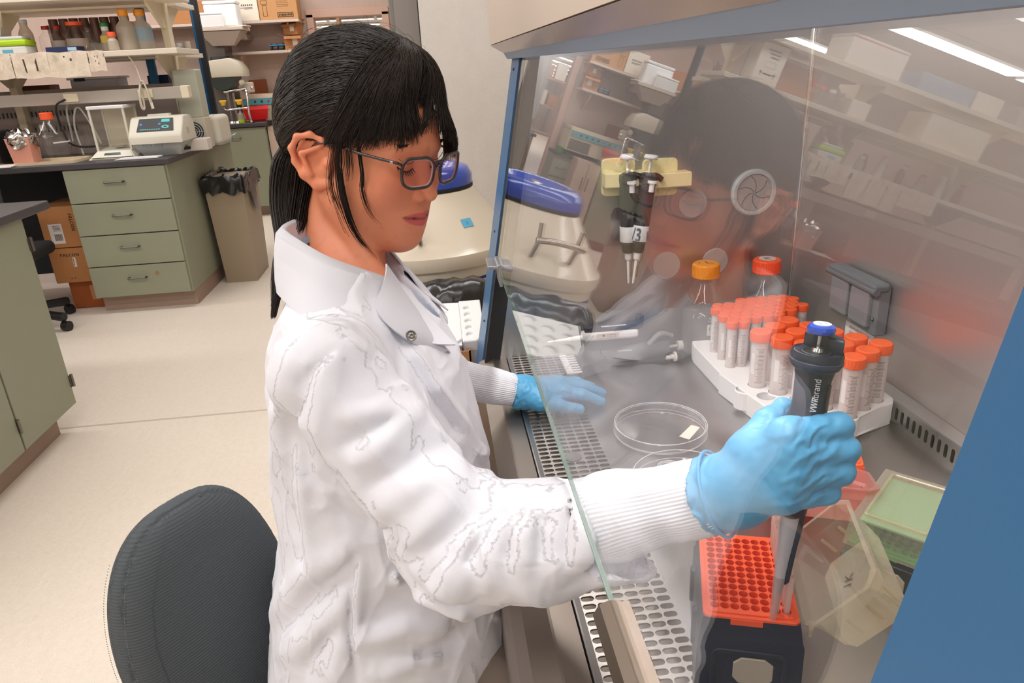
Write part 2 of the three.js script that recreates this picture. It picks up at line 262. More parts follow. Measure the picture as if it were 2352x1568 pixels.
  {
    const P = [], add = (...q) => P.push(...q), hx = px / 2, hz = pz / 2, sl = .0078, sr = .0042, n = 6;
    const ring = []; for (const [s, a0] of [[1, -PI / 2], [-1, PI / 2]]) for (let i = 0; i <= n; i++) { const a = a0 + i / n * PI; ring.push([s * (sl - sr) + sr * Math.cos(a), sr * Math.sin(a)]); }
    const outer = ring.map(([x, z]) => { const k = Math.min(hx / Math.max(Math.abs(x), 1e-6), hz / Math.max(Math.abs(z), 1e-6)); return [x * k, z * k]; });
    // make sure the corners of the cell are covered
    const cells = []; const rows = Math.floor((ZR - ZL) / pz);
    const N = ring.length;
    for (let j = 0; j < rows; j++) for (let i = 0; i < 6; i++) {
      const cx = gx0 + hx + i * px, cz = ZL + hz + j * pz;
      const q = (p, y) => [cx + p[0], WS + y, cz + p[1]];
      if (Math.abs(cx - .1695) < .0095 && Math.abs(cz + .956) < .0125) { add(...q([-hx, -hz], 0), ...q([-hx, hz], 0), ...q([hx, hz], 0), ...q([-hx, -hz], 0), ...q([hx, hz], 0), ...q([hx, -hz], 0)); continue; }
      for (let k = 0; k < N; k++) {
        const l = (k + 1) % N, a = outer[k], b = outer[l], e = ring[k], f = ring[l];
        add(...q(e, 0), ...q(b, 0), ...q(a, 0), ...q(e, 0), ...q(f, 0), ...q(b, 0));
        add(...q(e, -.0022), ...q(f, 0), ...q(e, 0), ...q(e, -.0022), ...q(f, -.0022), ...q(f, 0));
        if (Math.abs(a[0] - b[0]) > 1e-5 && Math.abs(a[1] - b[1]) > 1e-5) { const corner = [Math.sign(a[0] + b[0]) * hx, Math.sign(a[1] + b[1]) * hz]; add(...q(a, 0), ...q(b, 0), ...q(corner, 0)); }
      }
    }
    const g = new THREE.BufferGeometry(); g.setAttribute('position', new THREE.Float32BufferAttribute(P, 3)); g.computeVertexNormals();
    const gr = mk('front_grille', buv(g), M(0xa9a4a0, .42, { metalness: 1 }), c); gr.userData.label = 'perforated grille of long slots';
    mk('grille_plug', cy(.0135, .0135, .0016, .1695, WS + .0006, -.956, 32), m.dsteel, c);
    mk('plenum_tray', G([bx(.12, .004, 1.21, .17, .735, -.77), bx(.004, .06, 1.21, .114, .765, -.77), bx(.004, .06, 1.21, .226, .765, -.77)]), M(0xa59a8c, .5, { metalness: .5 }), c);
  }
  // arm rest sill and front apron
  mk('arm_rest', buv(exz([[.1085, WS - .001], [.082, WS + .0025], [.079, WS + .002], [.052, WS - .012], [.040, WS - .03], [.035, WS - .06], [.035, .62], [.06, .62], [.06, .74], [.1085, .79]], ZL - .02, ZR + .02)), M(0x958b82, .42, { metalness: 1, bumpMap: T.brush, bumpScale: .00006 }), c);
  mk('front_apron', buv(exz([[.045, .60], [.045, .622], [.07, .622], [.07, .60]], -1.53, .03)), M(0x8f857c, .4, { metalness: .8 }), c);
  mk('sill_label', bx(.001, .028, .012, .0515, .77, -1.32), label(32, 64, (g) => { g.fillStyle = '#e8e4dc'; g.fillRect(0, 0, 32, 64); g.fillStyle = '#1a2530'; g.fillRect(0, 0, 32, 18); }), c);
  // rear return ledge with its row of upright slots
  {
    const P = [], h = .0147, sw = .0036, y0 = WS, y1 = .838, s0 = WS + .008, s1 = .830, X = .694; const add = (...a) => P.push(...a);
    const quad = (ya, yb, za, zb) => add(X, ya, za, X, ya, zb, X, yb, zb, X, ya, za, X, yb, zb, X, yb, za);
    const n = Math.floor((ZR - ZL) / h);
    for (let i = 0; i < n; i++) {
      const cz = ZL + h * (i + .5), ring = []; for (const [s, a0] of [[1, 0], [-1, PI]]) for (let k = 0; k <= 6; k++) { const a = a0 + k / 6 * PI; ring.push([(s > 0 ? s1 - sw : s0 + sw) + sw * Math.sin(a), cz + sw * Math.cos(a)]); }
      quad(y0, y1, cz - h / 2, cz - sw); quad(y0, y1, cz + sw, cz + h / 2); 
      const half = ring.length / 2;
      for (let k = 0; k < half - 1; k++) { const [a, b] = [ring[k], ring[k + 1]]; add(X, a[0], a[1], X, y1, b[1], X, y1, a[1], X, a[0], a[1], X, b[0], b[1], X, y1, b[1]); const [e, f] = [ring[half + k], ring[half + k + 1]]; add(X, e[0], e[1], X, y0, f[1], X, y0, e[1], X, e[0], e[1], X, f[0], f[1], X, y0, f[1]); }
      for (let k = 0; k < ring.length; k++) { const a = ring[k], b = ring[(k + 1) % ring.length]; add(X, ...a, X + .003, ...a, X + .003, ...b, X, ...a, X + .003, ...b, X, ...b); }
    }
    const g = new THREE.BufferGeometry(); g.setAttribute('position', new THREE.Float32BufferAttribute(P, 3)); g.computeVertexNormals();
    mk('rear_ledge', G([buv(g), buv(exz([[.694, .838], [.6945, .8405], [.697, .841], [.7145, .846], [.7145, .842], [.697, .838]], ZL, ZR))]), m.steel, c);
    mk('ledge_void', bx(.004, .04, 1.2, .710, .82, -.77), M(0x1c1a19, .8), c);
  }
  // gas ports and plugs on the left wall
  const ring = mk('service_port', lac([[.0, 0], [.036, 0], [.036, .006], [.0375, .0085], [.043, .0085], [.046, .005], [.046, 0]], 48).rotateX(PI / 2).translate(.618, 1.109, ZL), M(0xbfc2c1, .42), c);
  const face = mk('port_diaphragm', cy(.0355, .0355, .004, 0, 0, 0, 40).rotateX(PI / 2).translate(.618, 1.109, ZL + .003), M(0xb3aca8, .5), c);
  for (let i = 0; i < 6; i++) { const pts = []; for (let k = 0; k <= 6; k++) { const r = .002 + .031 * k / 6, a = i * TAU / 6 + k * .13; pts.push([.618 + r * Math.cos(a), 1.109 + r * Math.sin(a), ZL + .0052]); } mk('slit', tb(pts, .0004, 10, 4), m.dgrey, face); }
  for (const [x, y, r] of [[.495, 1.096, .0285], [.445, .973, .0285], [.547, .974, .027]]) mk('port_plug', lac([[0, .003], [r - .001, .003], [r, .002], [r, 0]], 40).rotateX(PI / 2).translate(x, y, ZL), M(0xaaa39f, .45), c);
  // socket box on the back wall
  const o = mk('socket_box', rb(.022, .086, .142, .704, .962, -1.112, .004), M(0x767b80, .42), c);
  mk('socket_hinge', G([rb(.03, .016, .146, .697, 1.002, -1.112, .006), cy(.006, .006, .15, 0, 0, 0, 14).rotateX(PI / 2).translate(.686, .997, -1.112)]), M(0x6e7378, .4), o);
  for (const z of [-1.146, -1.083]) { mk('socket_cover', rb(.012, .062, .055, .690, .961, z, .004), M(0x868a8e, .42), o); }
  mk('socket_screw', sp(.003, .692, .948, -1.049, 8), m.dsteel, o);
  const dec = mk('rating_sticker', bx(.0006, .05, .088, .7145, .891, -1.115), label(256, 144, (g) => { g.fillStyle = '#f3efee'; g.fillRect(0, 0, 256, 144); g.fillStyle = '#55484a'; g.font = 'bold 17px sans-serif'; ['MAXIMUM TOTAL OUTLET LOAD ON', 'BOTH OUTLETS 5 AMP', 'USE GROUNDED', 'LOADS ONLY'].forEach((t, i) => g.fillText(t, i ? 40 : 8, 26 + i * 28, 236)); }), c);
  // lamp of the cabinet
  mk('hood_lamp', rb(.06, .02, 1.0, .23, 1.475, -.77, .006), new THREE.MeshStandardMaterial({ color: 0xffffff, emissive: LIGHT, emissiveIntensity: .9 }), c);
  const hl = new THREE.RectAreaLight(new THREE.Color(1, .95, .92), HOOD * 6, .06, 1.0); hl.position.set(.23, 1.463, -.77); hl.rotation.set(-PI / 2, 0, 0); scene.add(hl);
  mk('base_stand', G([bx(.06, .3, .06, .10, .15, -1.45), bx(.06, .3, .06, .80, .15, -1.45), bx(.06, .3, .06, .10, .15, -.05), bx(.06, .3, .06, .80, .15, -.05), bx(.4, .3, 1.4, .62, .5, -.75)]), m.lgrey, c);
}
// ---------- things inside the cabinet ----------
// petri dishes
const RIM = M(0xffffff, .12, { transmission: .45, thickness: 0 });
function dish(name, lab, r, h, pos, lid, group) {
  const d = thing(name, lab, 'petri dish', pos, 0, group);
  mk('dish_base', lac([[.0001, .0012], [r - .004, .0012], [r - .0015, .0035], [r - .001, h - .001], [r - .0022, h], [r - .003, h - .001], [r - .0035, .004]], 56), m.plastic, d);
  mk('rim', G([new THREE.TorusGeometry(r - .0022, .00065, 6, 64).rotateX(PI / 2).translate(0, h, 0), new THREE.TorusGeometry(r - .002, .0005, 6, 64).rotateX(PI / 2).translate(0, .003, 0)]), RIM, d);
  if (lid) mk('lid_rim', G([new THREE.TorusGeometry(r + .0008, .0006, 6, 64).rotateX(PI / 2).translate(0, h * .36, 0), new THREE.TorusGeometry(r, .0006, 6, 64).rotateX(PI / 2).translate(0, h + .0015, 0)]), RIM, d);
  if (lid) mk('lid', lac([[.0001, h + .002], [r - .001, h + .002], [r + .0005, h + .001], [r + .0012, h - .001], [r + .0012, h * .35], [r + .0004, h * .35], [r, h - .0015]], 56), m.plastic, d);
  return d;
}
{
  const a = dish('petri_dish', 'large lidded clear petri dish with a white square label', .0735, .019, [.3215, WS + .0005, -1.001], true);
  mk('label', hexa([[.020, .0212, .054], [.050, .0212, .022], [.061, .0212, .032], [.032, .0212, .066], [.020, .0216, .054], [.050, .0216, .022], [.061, .0216, .032], [.032, .0216, .066]].map((p) => [p[0] - .006, p[1], p[2] - .002])), m.paper, a);
  dish('petri_dish', 'large open clear petri dish holding small dishes', .0735, .017, [.309, WS + .0005, -.848], false);
  dish('small_petri_dish', 'small clear dish near the far rim inside the open petri dish', .0175, .0125, [.297, WS + .003, -.874], true);
  dish('small_petri_dish', 'small clear dish beside the sleeve inside the open petri dish', .0175, .0105, [.262, WS + .003, -.856], false);
  dish('small_petri_dish', 'small clear dish closest to the glove inside the open petri dish', .0175, .0105, [.309, WS + .003, -.815], true);
}
// glass media bottles
function capGeo(r, h) { const l = [la([[0, h], [r * .86, h], [r * .97, h - .002], [r, h - .004], [r, .004], [r * 1.03, .003], [r * 1.03, 0], [r * .9, 0]], 40)]; for (let i = 0; i < 36; i++) { const a = i / 36 * TAU; l.push(bx(.0016, h * .62, .0022, r, h * .52, 0).rotateY(a)); } return G(l); }
function bottle(name, lab, pos, s, capM, fill, glassM = m.glass, group) {
  const b = thing(name, lab, 'bottle', pos, 0, group);
  const prof = [[.0001, .001], [.036, .0005], [.041, .003], [.0428, .008], [.0428, .096], [.042, .104], [.038, .116], [.028, .134], [.0205, .146], [.0185, .151], [.0185, .160]];
  mk('glass_body', la(prof.map(([r, y]) => [r * s, y * s]), 40), glassM, b);
  if (fill) mk('liquid', la([[.0001, .004], [.0408, .005], [.0408, fill], [.0001, fill]].map(([r, y]) => [r * s, y * s]), 32), m.liquid, b);
  const c = mk('cap', capGeo(.0262 * s, .028 * s).translate(0, .158 * s, 0), capM, b);
  return [b, c];
}
{
  const [b, c] = bottle('glass_bottle', 'clear glass bottle with a ribbed amber yellow cap at the back', [.510, WS + .0005, -1.326], 1, m.yellowo, .09);
  const pr = ink(256, 256, (g) => { g.clearRect(0, 0, 256, 256); g.fillStyle = 'rgba(245,242,238,.85)'; g.strokeStyle = g.fillStyle; g.font = 'bold 30px sans-serif'; g.textAlign = 'center'; g.fillText('500 mL', 128, 30); g.fillText('PYREX®', 128, 62); g.beginPath(); g.roundRect(62, 78, 132, 120, 18); g.fillStyle = 'rgba(240,238,234,.75)'; g.fill(); g.fillStyle = 'rgba(120,115,112,.8)'; g.font = '54px sans-serif'; g.fillText('PBS', 128, 150); g.fillStyle = 'rgba(245,242,238,.85)'; g.font = '20px sans-serif'; g.fillText('No. 1395', 128, 224); });
  const w = 1.15, rows = []; for (let i = 0; i <= 1; i++) { const r = []; for (let k = 0; k <= 10; k++) { const a = (k / 10 - .5) * w + .1; r.push([.0432 * Math.sin(a), .036 + .052 * i, .0432 * Math.cos(a)]); } rows.push(r); } mk('print', sheet(rows), pr, b);
  const inkc = ink(64, 64, (g) => { g.clearRect(0, 0, 64, 64); g.strokeStyle = '#1c130b'; g.lineWidth = 4; g.beginPath(); g.moveTo(8, 22); g.lineTo(8, 34); g.stroke(); g.beginPath(); g.moveTo(34, 12); g.lineTo(34, 42); g.lineTo(56, 44); g.stroke(); });
  mk('handwriting', new THREE.PlaneGeometry(.036, .036).rotateX(-PI / 2).translate(0, .1862, 0), inkc, c);
  const [b2, c2] = bottle('glass_bottle', 'clear glass bottle with a ribbed orange red cap at the back', [.633, WS + .0005, -1.322], 1, m.orange, 0);
  mk('cap_sticker', cy(.016, .016, .0006, 0, .1863, 0, 24), label(64, 64, (g) => { g.fillStyle = '#d8d2cc'; g.fillRect(0, 0, 64, 64); g.strokeStyle = '#2b211c'; g.lineWidth = 5; g.beginPath(); g.moveTo(10, 40); g.lineTo(30, 20); g.lineTo(34, 44); g.lineTo(54, 24); g.stroke(); }), c2);
}
// conical tubes
const scale15 = ink(128, 256, (g) => { g.clearRect(0, 0, 128, 256); g.fillStyle = 'rgba(70,62,60,.75)'; for (let i = 0; i < 26; i++) g.fillRect(i % 5 ? 50 : 38, 8 + i * 9.4, i % 5 ? 30 : 48, 2.4); g.fillStyle = 'rgba(250,246,244,.85)'; g.fillRect(2, 40, 30, 150); });
function tubeProto(name, cat, r, h, cr, ch, capM, writing) {
  const t = new THREE.Group(); t.name = name;
  mk('tube', la([[.0001, 0], [r * .35, .003], [r * .97, h * .13], [r, h * .15], [r, h - ch * .6]], 20), M(0xfbf1ee, .3, { transmission: .38, thickness: 0, side: THREE.DoubleSide }), t);
  const ri = []; for (let i = 0; i < 22; i++) ri.push(bx(.0007, ch * .72, .0012, cr, h - ch * .5, 0).rotateY(i / 22 * TAU));
  mk('cap', G([la([[0, h - .0012], [cr * .62, h - .0012], [cr * .66, h], [cr * .9, h], [cr, h - .0015], [cr, h - ch + .0006], [cr * .97, h - ch], [r * .9, h - ch]], 28), ...ri]), capM, t);
  const rows = []; for (let i = 0; i <= 1; i++) { const q = []; for (let k = 0; k <= 8; k++) { const a = (k / 8 - .5) * 2.6; q.push([(r + .0002) * Math.sin(a), h * (.3 + .5 * i), (r + .0002) * Math.cos(a)]); } rows.push(q); }
  mk('graduation', sheet(rows), writing, t);
  return t;
}
{
  // back rack with narrow tubes
  const rk = thing('foam_tube_rack', 'white foam rack full of narrow orange capped tubes', 'tube rack', [.575, WS + .0005, -1.205]);
  const spots = [];
  for (let r = 0; r < 7; r++) for (let c = 0; c < 8; c++) { const x = -.078 + c * .0212 + (r % 2) * .0106, z = -.062 + r * .0190; if (x < .085 && (r < 4 || (r === 4 && (c < 7)) || (r === 5 && c < 5) || (r === 6 && c < 2)) && !(r === 0 && c < 3)) spots.push([x, z]); }
  const outline = [[-.099, -.082], [.112, -.082], [.118, -.07], [.118, .02], [.10, .045], [-.06, .098], [-.085, .092], [-.103, .07], [-.103, -.06]];
  mk('foam_block', buv(G([ex(outline.map(([x, z]) => [x, -z]), .028, .002, spots.map(([x, z]) => circ(.0089, 14, x, -z).reverse())).rotateX(-PI / 2).translate(0, .008, 0), ex(outline.map(([x, z]) => [x, -z]), .005, .0015).rotateX(-PI / 2).translate(0, .0015, 0)])), m.foam, rk);
  const t = tubeProto('narrow_tube', 'tube', .0083, .118, .0105, .0125, m.orange2, scale15); tag(t, 'narrow orange capped tube standing in the back foam rack', 'tube', 'narrow tubes in the back foam rack');
  spots.forEach(([x, z], i) => { const o = i ? t.clone() : t; o.name = numbered('narrow_tube'); if (i) o.userData = { ...t.userData }; scene.add(o); o.position.set(.575 + x, WS + .0075 + rr(-.001, .001), -1.205 + z); o.rotation.y = rr(-.5, .5); });
  // front rack with wide tubes
  const f = thing('foam_tube_rack', 'white foam rack with wide orange capped tubes and empty wells', 'tube rack', [.580, WS + .0005, -1.025], 0);
  const full = [], empty = [];
  for (let i = 0; i < 5; i++) for (let j = 0; j < 3; j++) full.push([.509 + .0215 * i + .034 * j - .580, -1.064 + .033 * i - .021 * j + 1.025]);
  for (const [a, b] of [[.491, -1.097], [.483, -1.052], [.505, -1.019], [.526, -.985], [.547, -.951], [.569, -.92]]) empty.push([a - .580, b + 1.025]);
  const ol = [[-.112, -.098], [-.104, -.108], [.075, -.137], [.088, -.13], [.124, .02], [.118, .048], [.105, .066], [-.055, .128], [-.07, .124], [-.078, .11]];
  const holes = [...full, ...empty.slice(1)].filter(([x, z]) => z < .105).map(([x, z]) => circ(.0152, 18, x, -z).reverse());
  mk('foam_block', buv(G([ex(ol.map(([x, z]) => [x, -z]), .030, .002, holes).rotateX(-PI / 2).translate(0, .008, 0), ex(ol.map(([x, z]) => [x, -z]), .005, .0015).rotateX(-PI / 2).translate(0, .0015, 0)])), m.foam, f);
  const w = tubeProto('wide_tube', 'tube', .0138, .131, .0172, .0165, m.orange2, scale15); tag(w, 'wide orange capped tube standing in the front foam rack', 'tube', 'wide tubes in the front foam rack');
  full.forEach(([x, z], i) => { const o = i ? w.clone() : w; o.name = numbered('wide_tube'); if (i) o.userData = { ...w.userData }; scene.add(o); o.position.set(.580 + x, WS + .008, -1.025 + z); o.rotation.y = rr(-.6, .6); });
}
// tip boxes: base, deck with 8 x 12 holes, open or closed lid
function lidGeo(w, l, d) { // opening at y = 0, the top at y = -d; hinge along x = 0
  const q = (x, y, z) => [x, y, z], i = .004, L = l / 2, c = .012;
  const rim = (k, y) => [[k, -L + k + c], [k + c, -L + k], [w - k - c, -L + k], [w - k, -L + k + c], [w - k, L - k - c], [w - k - c, L - k], [k + c, L - k], [k, L - k - c], [k, -L + k + c]].map(([x, z]) => q(x, y, z));
  return G([toCreasedNormals(sheet([rim(-.003, 0), rim(-.003, .002), rim(.001, .002), rim(.001, -.012), rim(.003, -.016), rim(.005, -d)]), .4), ex(rim(.005, 0).slice(0, -1).map((p) => [p[0], -p[2]]), .0006).rotateX(-PI / 2).translate(0, -d, 0), ...[-.4, -.15, .15, .4].flatMap((t) => [bx(.0012, d * .5, .003, w - .006, -d * .62, t * l), bx(.003, d * .45, .0012, .012 + (t + .4) * .075, -d * .6, L - .006), bx(.003, d * .45, .0012, .012 + (t + .4) * .075, -d * .6, -L + .006)])]);
}
const deckGeo = (() => {
  const holes = []; for (let i = 0; i < 8; i++) for (let j = 0; j < 12; j++) holes.push(circ(.0044, 14, -.0315 + i * .009, .0495 - j * .009).reverse());
  const tubes = []; for (let i = 0; i < 8; i++) for (let j = 0; j < 12; j++) tubes.push(cy(.0041, .0037, .016, -.0315 + i * .009, -.008, -.0495 + j * .009, 14, true));
  return G([ex(rrect(.0766, .1166, .004), .0024, .0003, holes).rotateX(-PI / 2).translate(0, -.0024, 0), ...tubes, ex(rrect(.083, .123, .005), .004, .0008, [rrect(.0755, .1155, .004).reverse()]).rotateX(-PI / 2).translate(0, -.006, 0), bx(.028, .006, .004, -.004, -.006, .0615)]);
})();
function tipBox(lab, pos, turn, baseM, deckM, deckLab, h = .093) {
  const b = thing('tip_box', lab, 'tip box', pos, turn);
  const a = .0425, c = .0625, e = .0475, f = .0685;
  const fr = (x, z, y) => [[-x, y, -z], [x, y, -z], [x, y, z], [-x, y, z], [-x, y, -z]];
  const g = [sheet([fr(a, c, h - .002), fr(a - .0015, c - .0015, h - .002)]), sheet([fr(e, f, 0), fr(e - .001, f - .001, h * .75), fr(a + .0025, c + .0025, h * .8), fr(a, c, h - .002)].map((r) => r)), bx(.09, .003, .13, 0, .0015, 0)];
  mk('base', toCreasedNormals(G(g), .5), baseM, b);
  const win = mk('window_recess', ex([[-.012, -.014], [.012, -.014], [.017, -.008], [.017, .008], [.010, .014], [-.010, .014], [-.017, .008], [-.017, -.008]], .0012, .0006).rotateX(-.02).translate(.004, h * .42, f - .0005), label(64, 64, (k) => { k.fillStyle = '#b5aa98'; k.fillRect(0, 0, 64, 64); k.fillStyle = '#6d6358'; k.fillRect(22, 10, 12, 30); k.fillStyle = '#20222c'; k.fillRect(8, 0, 7, 64); k.fillRect(44, 0, 7, 64); }), b);
  mk('panel_rim', toCreasedNormals(G([ex(rrect(.066, .048, .008), .0016, .0008, [rrect(.060, .042, .006).reverse()]).rotateX(-.02).translate(0, h * .40, f - .001), ex(rrect(.010, .040, .004), .004, .001).rotateY(PI / 2).translate(-e - .002, h * .55, .03), ex(rrect(.010, .040, .004), .004, .001).rotateY(PI / 2).translate(-e - .002, h * .55, -.03)]), .5), baseM, b);
  const d = mk('deck', deckGeo.clone().translate(0, h + .002, 0), deckM, b); if (deckLab) d.userData.label = deckLab;
  return b;
}
{
  const b = tipBox('navy tip box with a bright orange hole deck and open lid', [.266, WS + .0005, -.548], -18 * D2R, m.navy2, m.orange, 'orange deck with rows of round holes');
  const lid = mk('lid', lidGeo(.080, .126, .045), m.ylid, b); lid.position.set(.047, .087, 0); lid.rotation.z = 50 * D2R;
  mk('hinge_clip', G([rod([.043, .078, .058], [.052, .086, .062], .0022, 8), rod([.043, .078, -.058], [.052, .086, -.062], .0022, 8)]), m.ylid, lid).position.set(-.047, -.087, 0);
  mk('initials', new THREE.PlaneGeometry(.02, .014).rotateX(-PI / 2).rotateY(1.2).translate(.03, -.0435, -.02), ink(64, 48, (g) => { g.clearRect(0, 0, 64, 48); g.strokeStyle = '#4a3c30'; g.lineWidth = 3; g.beginPath(); g.moveTo(10, 6); g.lineTo(14, 34); g.lineTo(4, 30); g.moveTo(30, 6); g.lineTo(32, 40); g.moveTo(50, 8); g.lineTo(32, 24); g.lineTo(54, 40); g.stroke(); }), lid);
  // loose tips left in the last column
  const tip = mk('pipette_tip', la([[.0034, .046], [.0036, .0455], [.0036, .03], [.0033, .028], [.0030, .01], [.0008, -.035]], 14), M(0xfbe6df, .3, { transmission: .45, thickness: 0, side: THREE.DoubleSide }));
  tag(tip, 'clear tip standing upright in the orange tip box', 'pipette tip', 'clear tips in the orange tip box');
  const place = (o, i, j) => { const c = Math.cos(18 * D2R), s = Math.sin(18 * D2R), x = -.0315 + i * .009, z = -.0495 + j * .009; o.position.set(.266 + x * c - z * s, WS + .089, -.548 + x * s + z * c); };
  let k = 0; for (const [i, j] of [[7, 0], [7, 1], [7, 2], [7, 3], [7, 4], [7, 5], [7, 6], [7, 7], [7, 9], [7, 10], [7, 11], [6, 11]]) { const o = k ? copy(tip, [0, 0, 0]) : tip; place(o, i, j); k++; }
  const p = tipBox('red orange tip box behind the gloved hand with a pink lid', [.462, WS + .0005, -.800], -112 * D2R, m.orange, m.orange2, null, .075);
  const pl = mk('lid', lidGeo(.080, .126, .04), m.pinklid, p); pl.position.set(.047, .07, 0); pl.rotation.z = 14 * D2R;
  const g = tipBox('navy tip box with a green deck under a closed cloudy lid', [.497, WS + .0005, -.640], -48 * D2R, m.navy, M(0x3f9a52, .45), null, .052);
  const gl = mk('lid', G([hexa([[-.046, .05, -.066], [.046, .05, -.066], [.046, .05, .066], [-.046, .05, .066], [-.042, .085, -.062], [.042, .085, -.062], [.042, .085, .062], [-.042, .085, .062]].map((p) => p)), ex(rrect(.064, .104, .004), .002, .0008, [rrect(.060, .10, .003).reverse()]).rotateX(-PI / 2).translate(0, .0855, 0)]), m.ylid, g); gl.userData.label = 'cloudy translucent lid';
  mk('green_insert', buv(bx(.07, .002, .108, 0, .078, 0)), M(0x8fc59a, .7), g);
}
// pipettes lying at the back left
{
  const s = thing('pipette', 'white and navy pipette lying across the back left corner', 'pipette', [0, 0, 0]);
  const A = [.186, .858, -1.300], B = [.372, .862, -1.315];
  const L = (t) => A.map((v, i) => v + (B[i] - v) * t);
  mk('shaft', G([rod(L(0), L(.22), .0018, 10, .003), rod(L(.22), L(.45), .004, 12, .0055)]), m.whitep, s);
  mk('body', rb(.115, .020, .026, .312, .860, -1.311, .008, 2).rotateY(0), m.whitep, s);
  mk('hook', toCreasedNormals(ex([[-.055, -.004], [.045, -.006], [.058, -.002], [.060, .018], [.054, .019], [.050, .006], [-.055, .004]], .018, .002).translate(.318, .874, -1.322), .5), m.navy, s);
  const lb = mk('label', bx(.045, .009, .0006, .305, .862, -1.2975), label(128, 32, (g) => { g.fillStyle = '#e6cdb8'; g.fillRect(0, 0, 128, 32); g.fillStyle = '#453a36'; g.font = 'italic bold 16px sans-serif'; g.fillText('F Wcol', 62, 16); g.font = '9px sans-serif'; g.fillText('510 603-1570', 60, 28); g.fillRect(34, 6, 16, 16); }), s);
  mk('name_strip', bx(.050, .0006, .007, .318, .8803, -1.302), label(128, 24, (g) => { g.fillStyle = '#dfe3e8'; g.fillRect(0, 0, 128, 24); g.fillStyle = '#1c2230'; g.font = 'bold 14px sans-serif'; g.fillText('S 5001', 40, 17); }), s);
  const q = thing('multichannel_pipette', 'grey multichannel pipette with eight white nozzles lying down', 'pipette', [0, 0, 0]);
  mk('head', toCreasedNormals(hexa([[.240, WS + .004, -1.235], [.295, WS + .004, -1.262], [.295, WS + .004, -1.308], [.240, WS + .004, -1.328], [.243, WS + .026, -1.237], [.295, WS + .030, -1.264], [.295, WS + .030, -1.306], [.243, WS + .026, -1.326]]), .3), M(0x4e5358, .4), q);
  for (let i = 0; i < 8; i++) { const z = -1.323 + i * .0117; mk('nozzle', G([rod([.212, WS + .014, z], [.224, WS + .014, z], .0030, 10, .0042), rod([.224, WS + .014, z], [.242, WS + .014, z], .0022, 8)]), m.whitep, q); }
  mk('body', rod([.29, WS + .020, -1.285], [.425, WS + .026, -1.298], .0150, 20, .0195), M(0x7b7d7e, .35, { transmission: .25, thickness: 0 }), q);
  mk('finger_rest', tb([[.385, WS + .036, -1.29], [.41, WS + .058, -1.292], [.435, WS + .050, -1.295]], .006, 12, 8), M(0x8b8d8e, .3), q);
  mk('plunger', G([rod([.425, WS + .026, -1.298], [.448, WS + .027, -1.30], .003), rod([.448, WS + .027, -1.30], [.458, WS + .027, -1.30], .0095, 16)]), m.lgrey, q);
  mk('ejector', G([rod([.42, WS + .010, -1.285], [.436, WS + .010, -1.285], .0055, 12), rod([.436, WS + .010, -1.285], [.441, WS + .010, -1.285], .010, 14)]), m.whitep, q);
  mk('brand_print', new THREE.PlaneGeometry(.034, .008).rotateX(-.9).rotateY(-.09).translate(.335, WS + .0375, -1.273), ink(128, 32, (g) => { g.clearRect(0, 0, 128, 32); g.fillStyle = '#e8e8e6'; g.font = '24px sans-serif'; g.fillText('GeneMate', 4, 24); }), q);
}
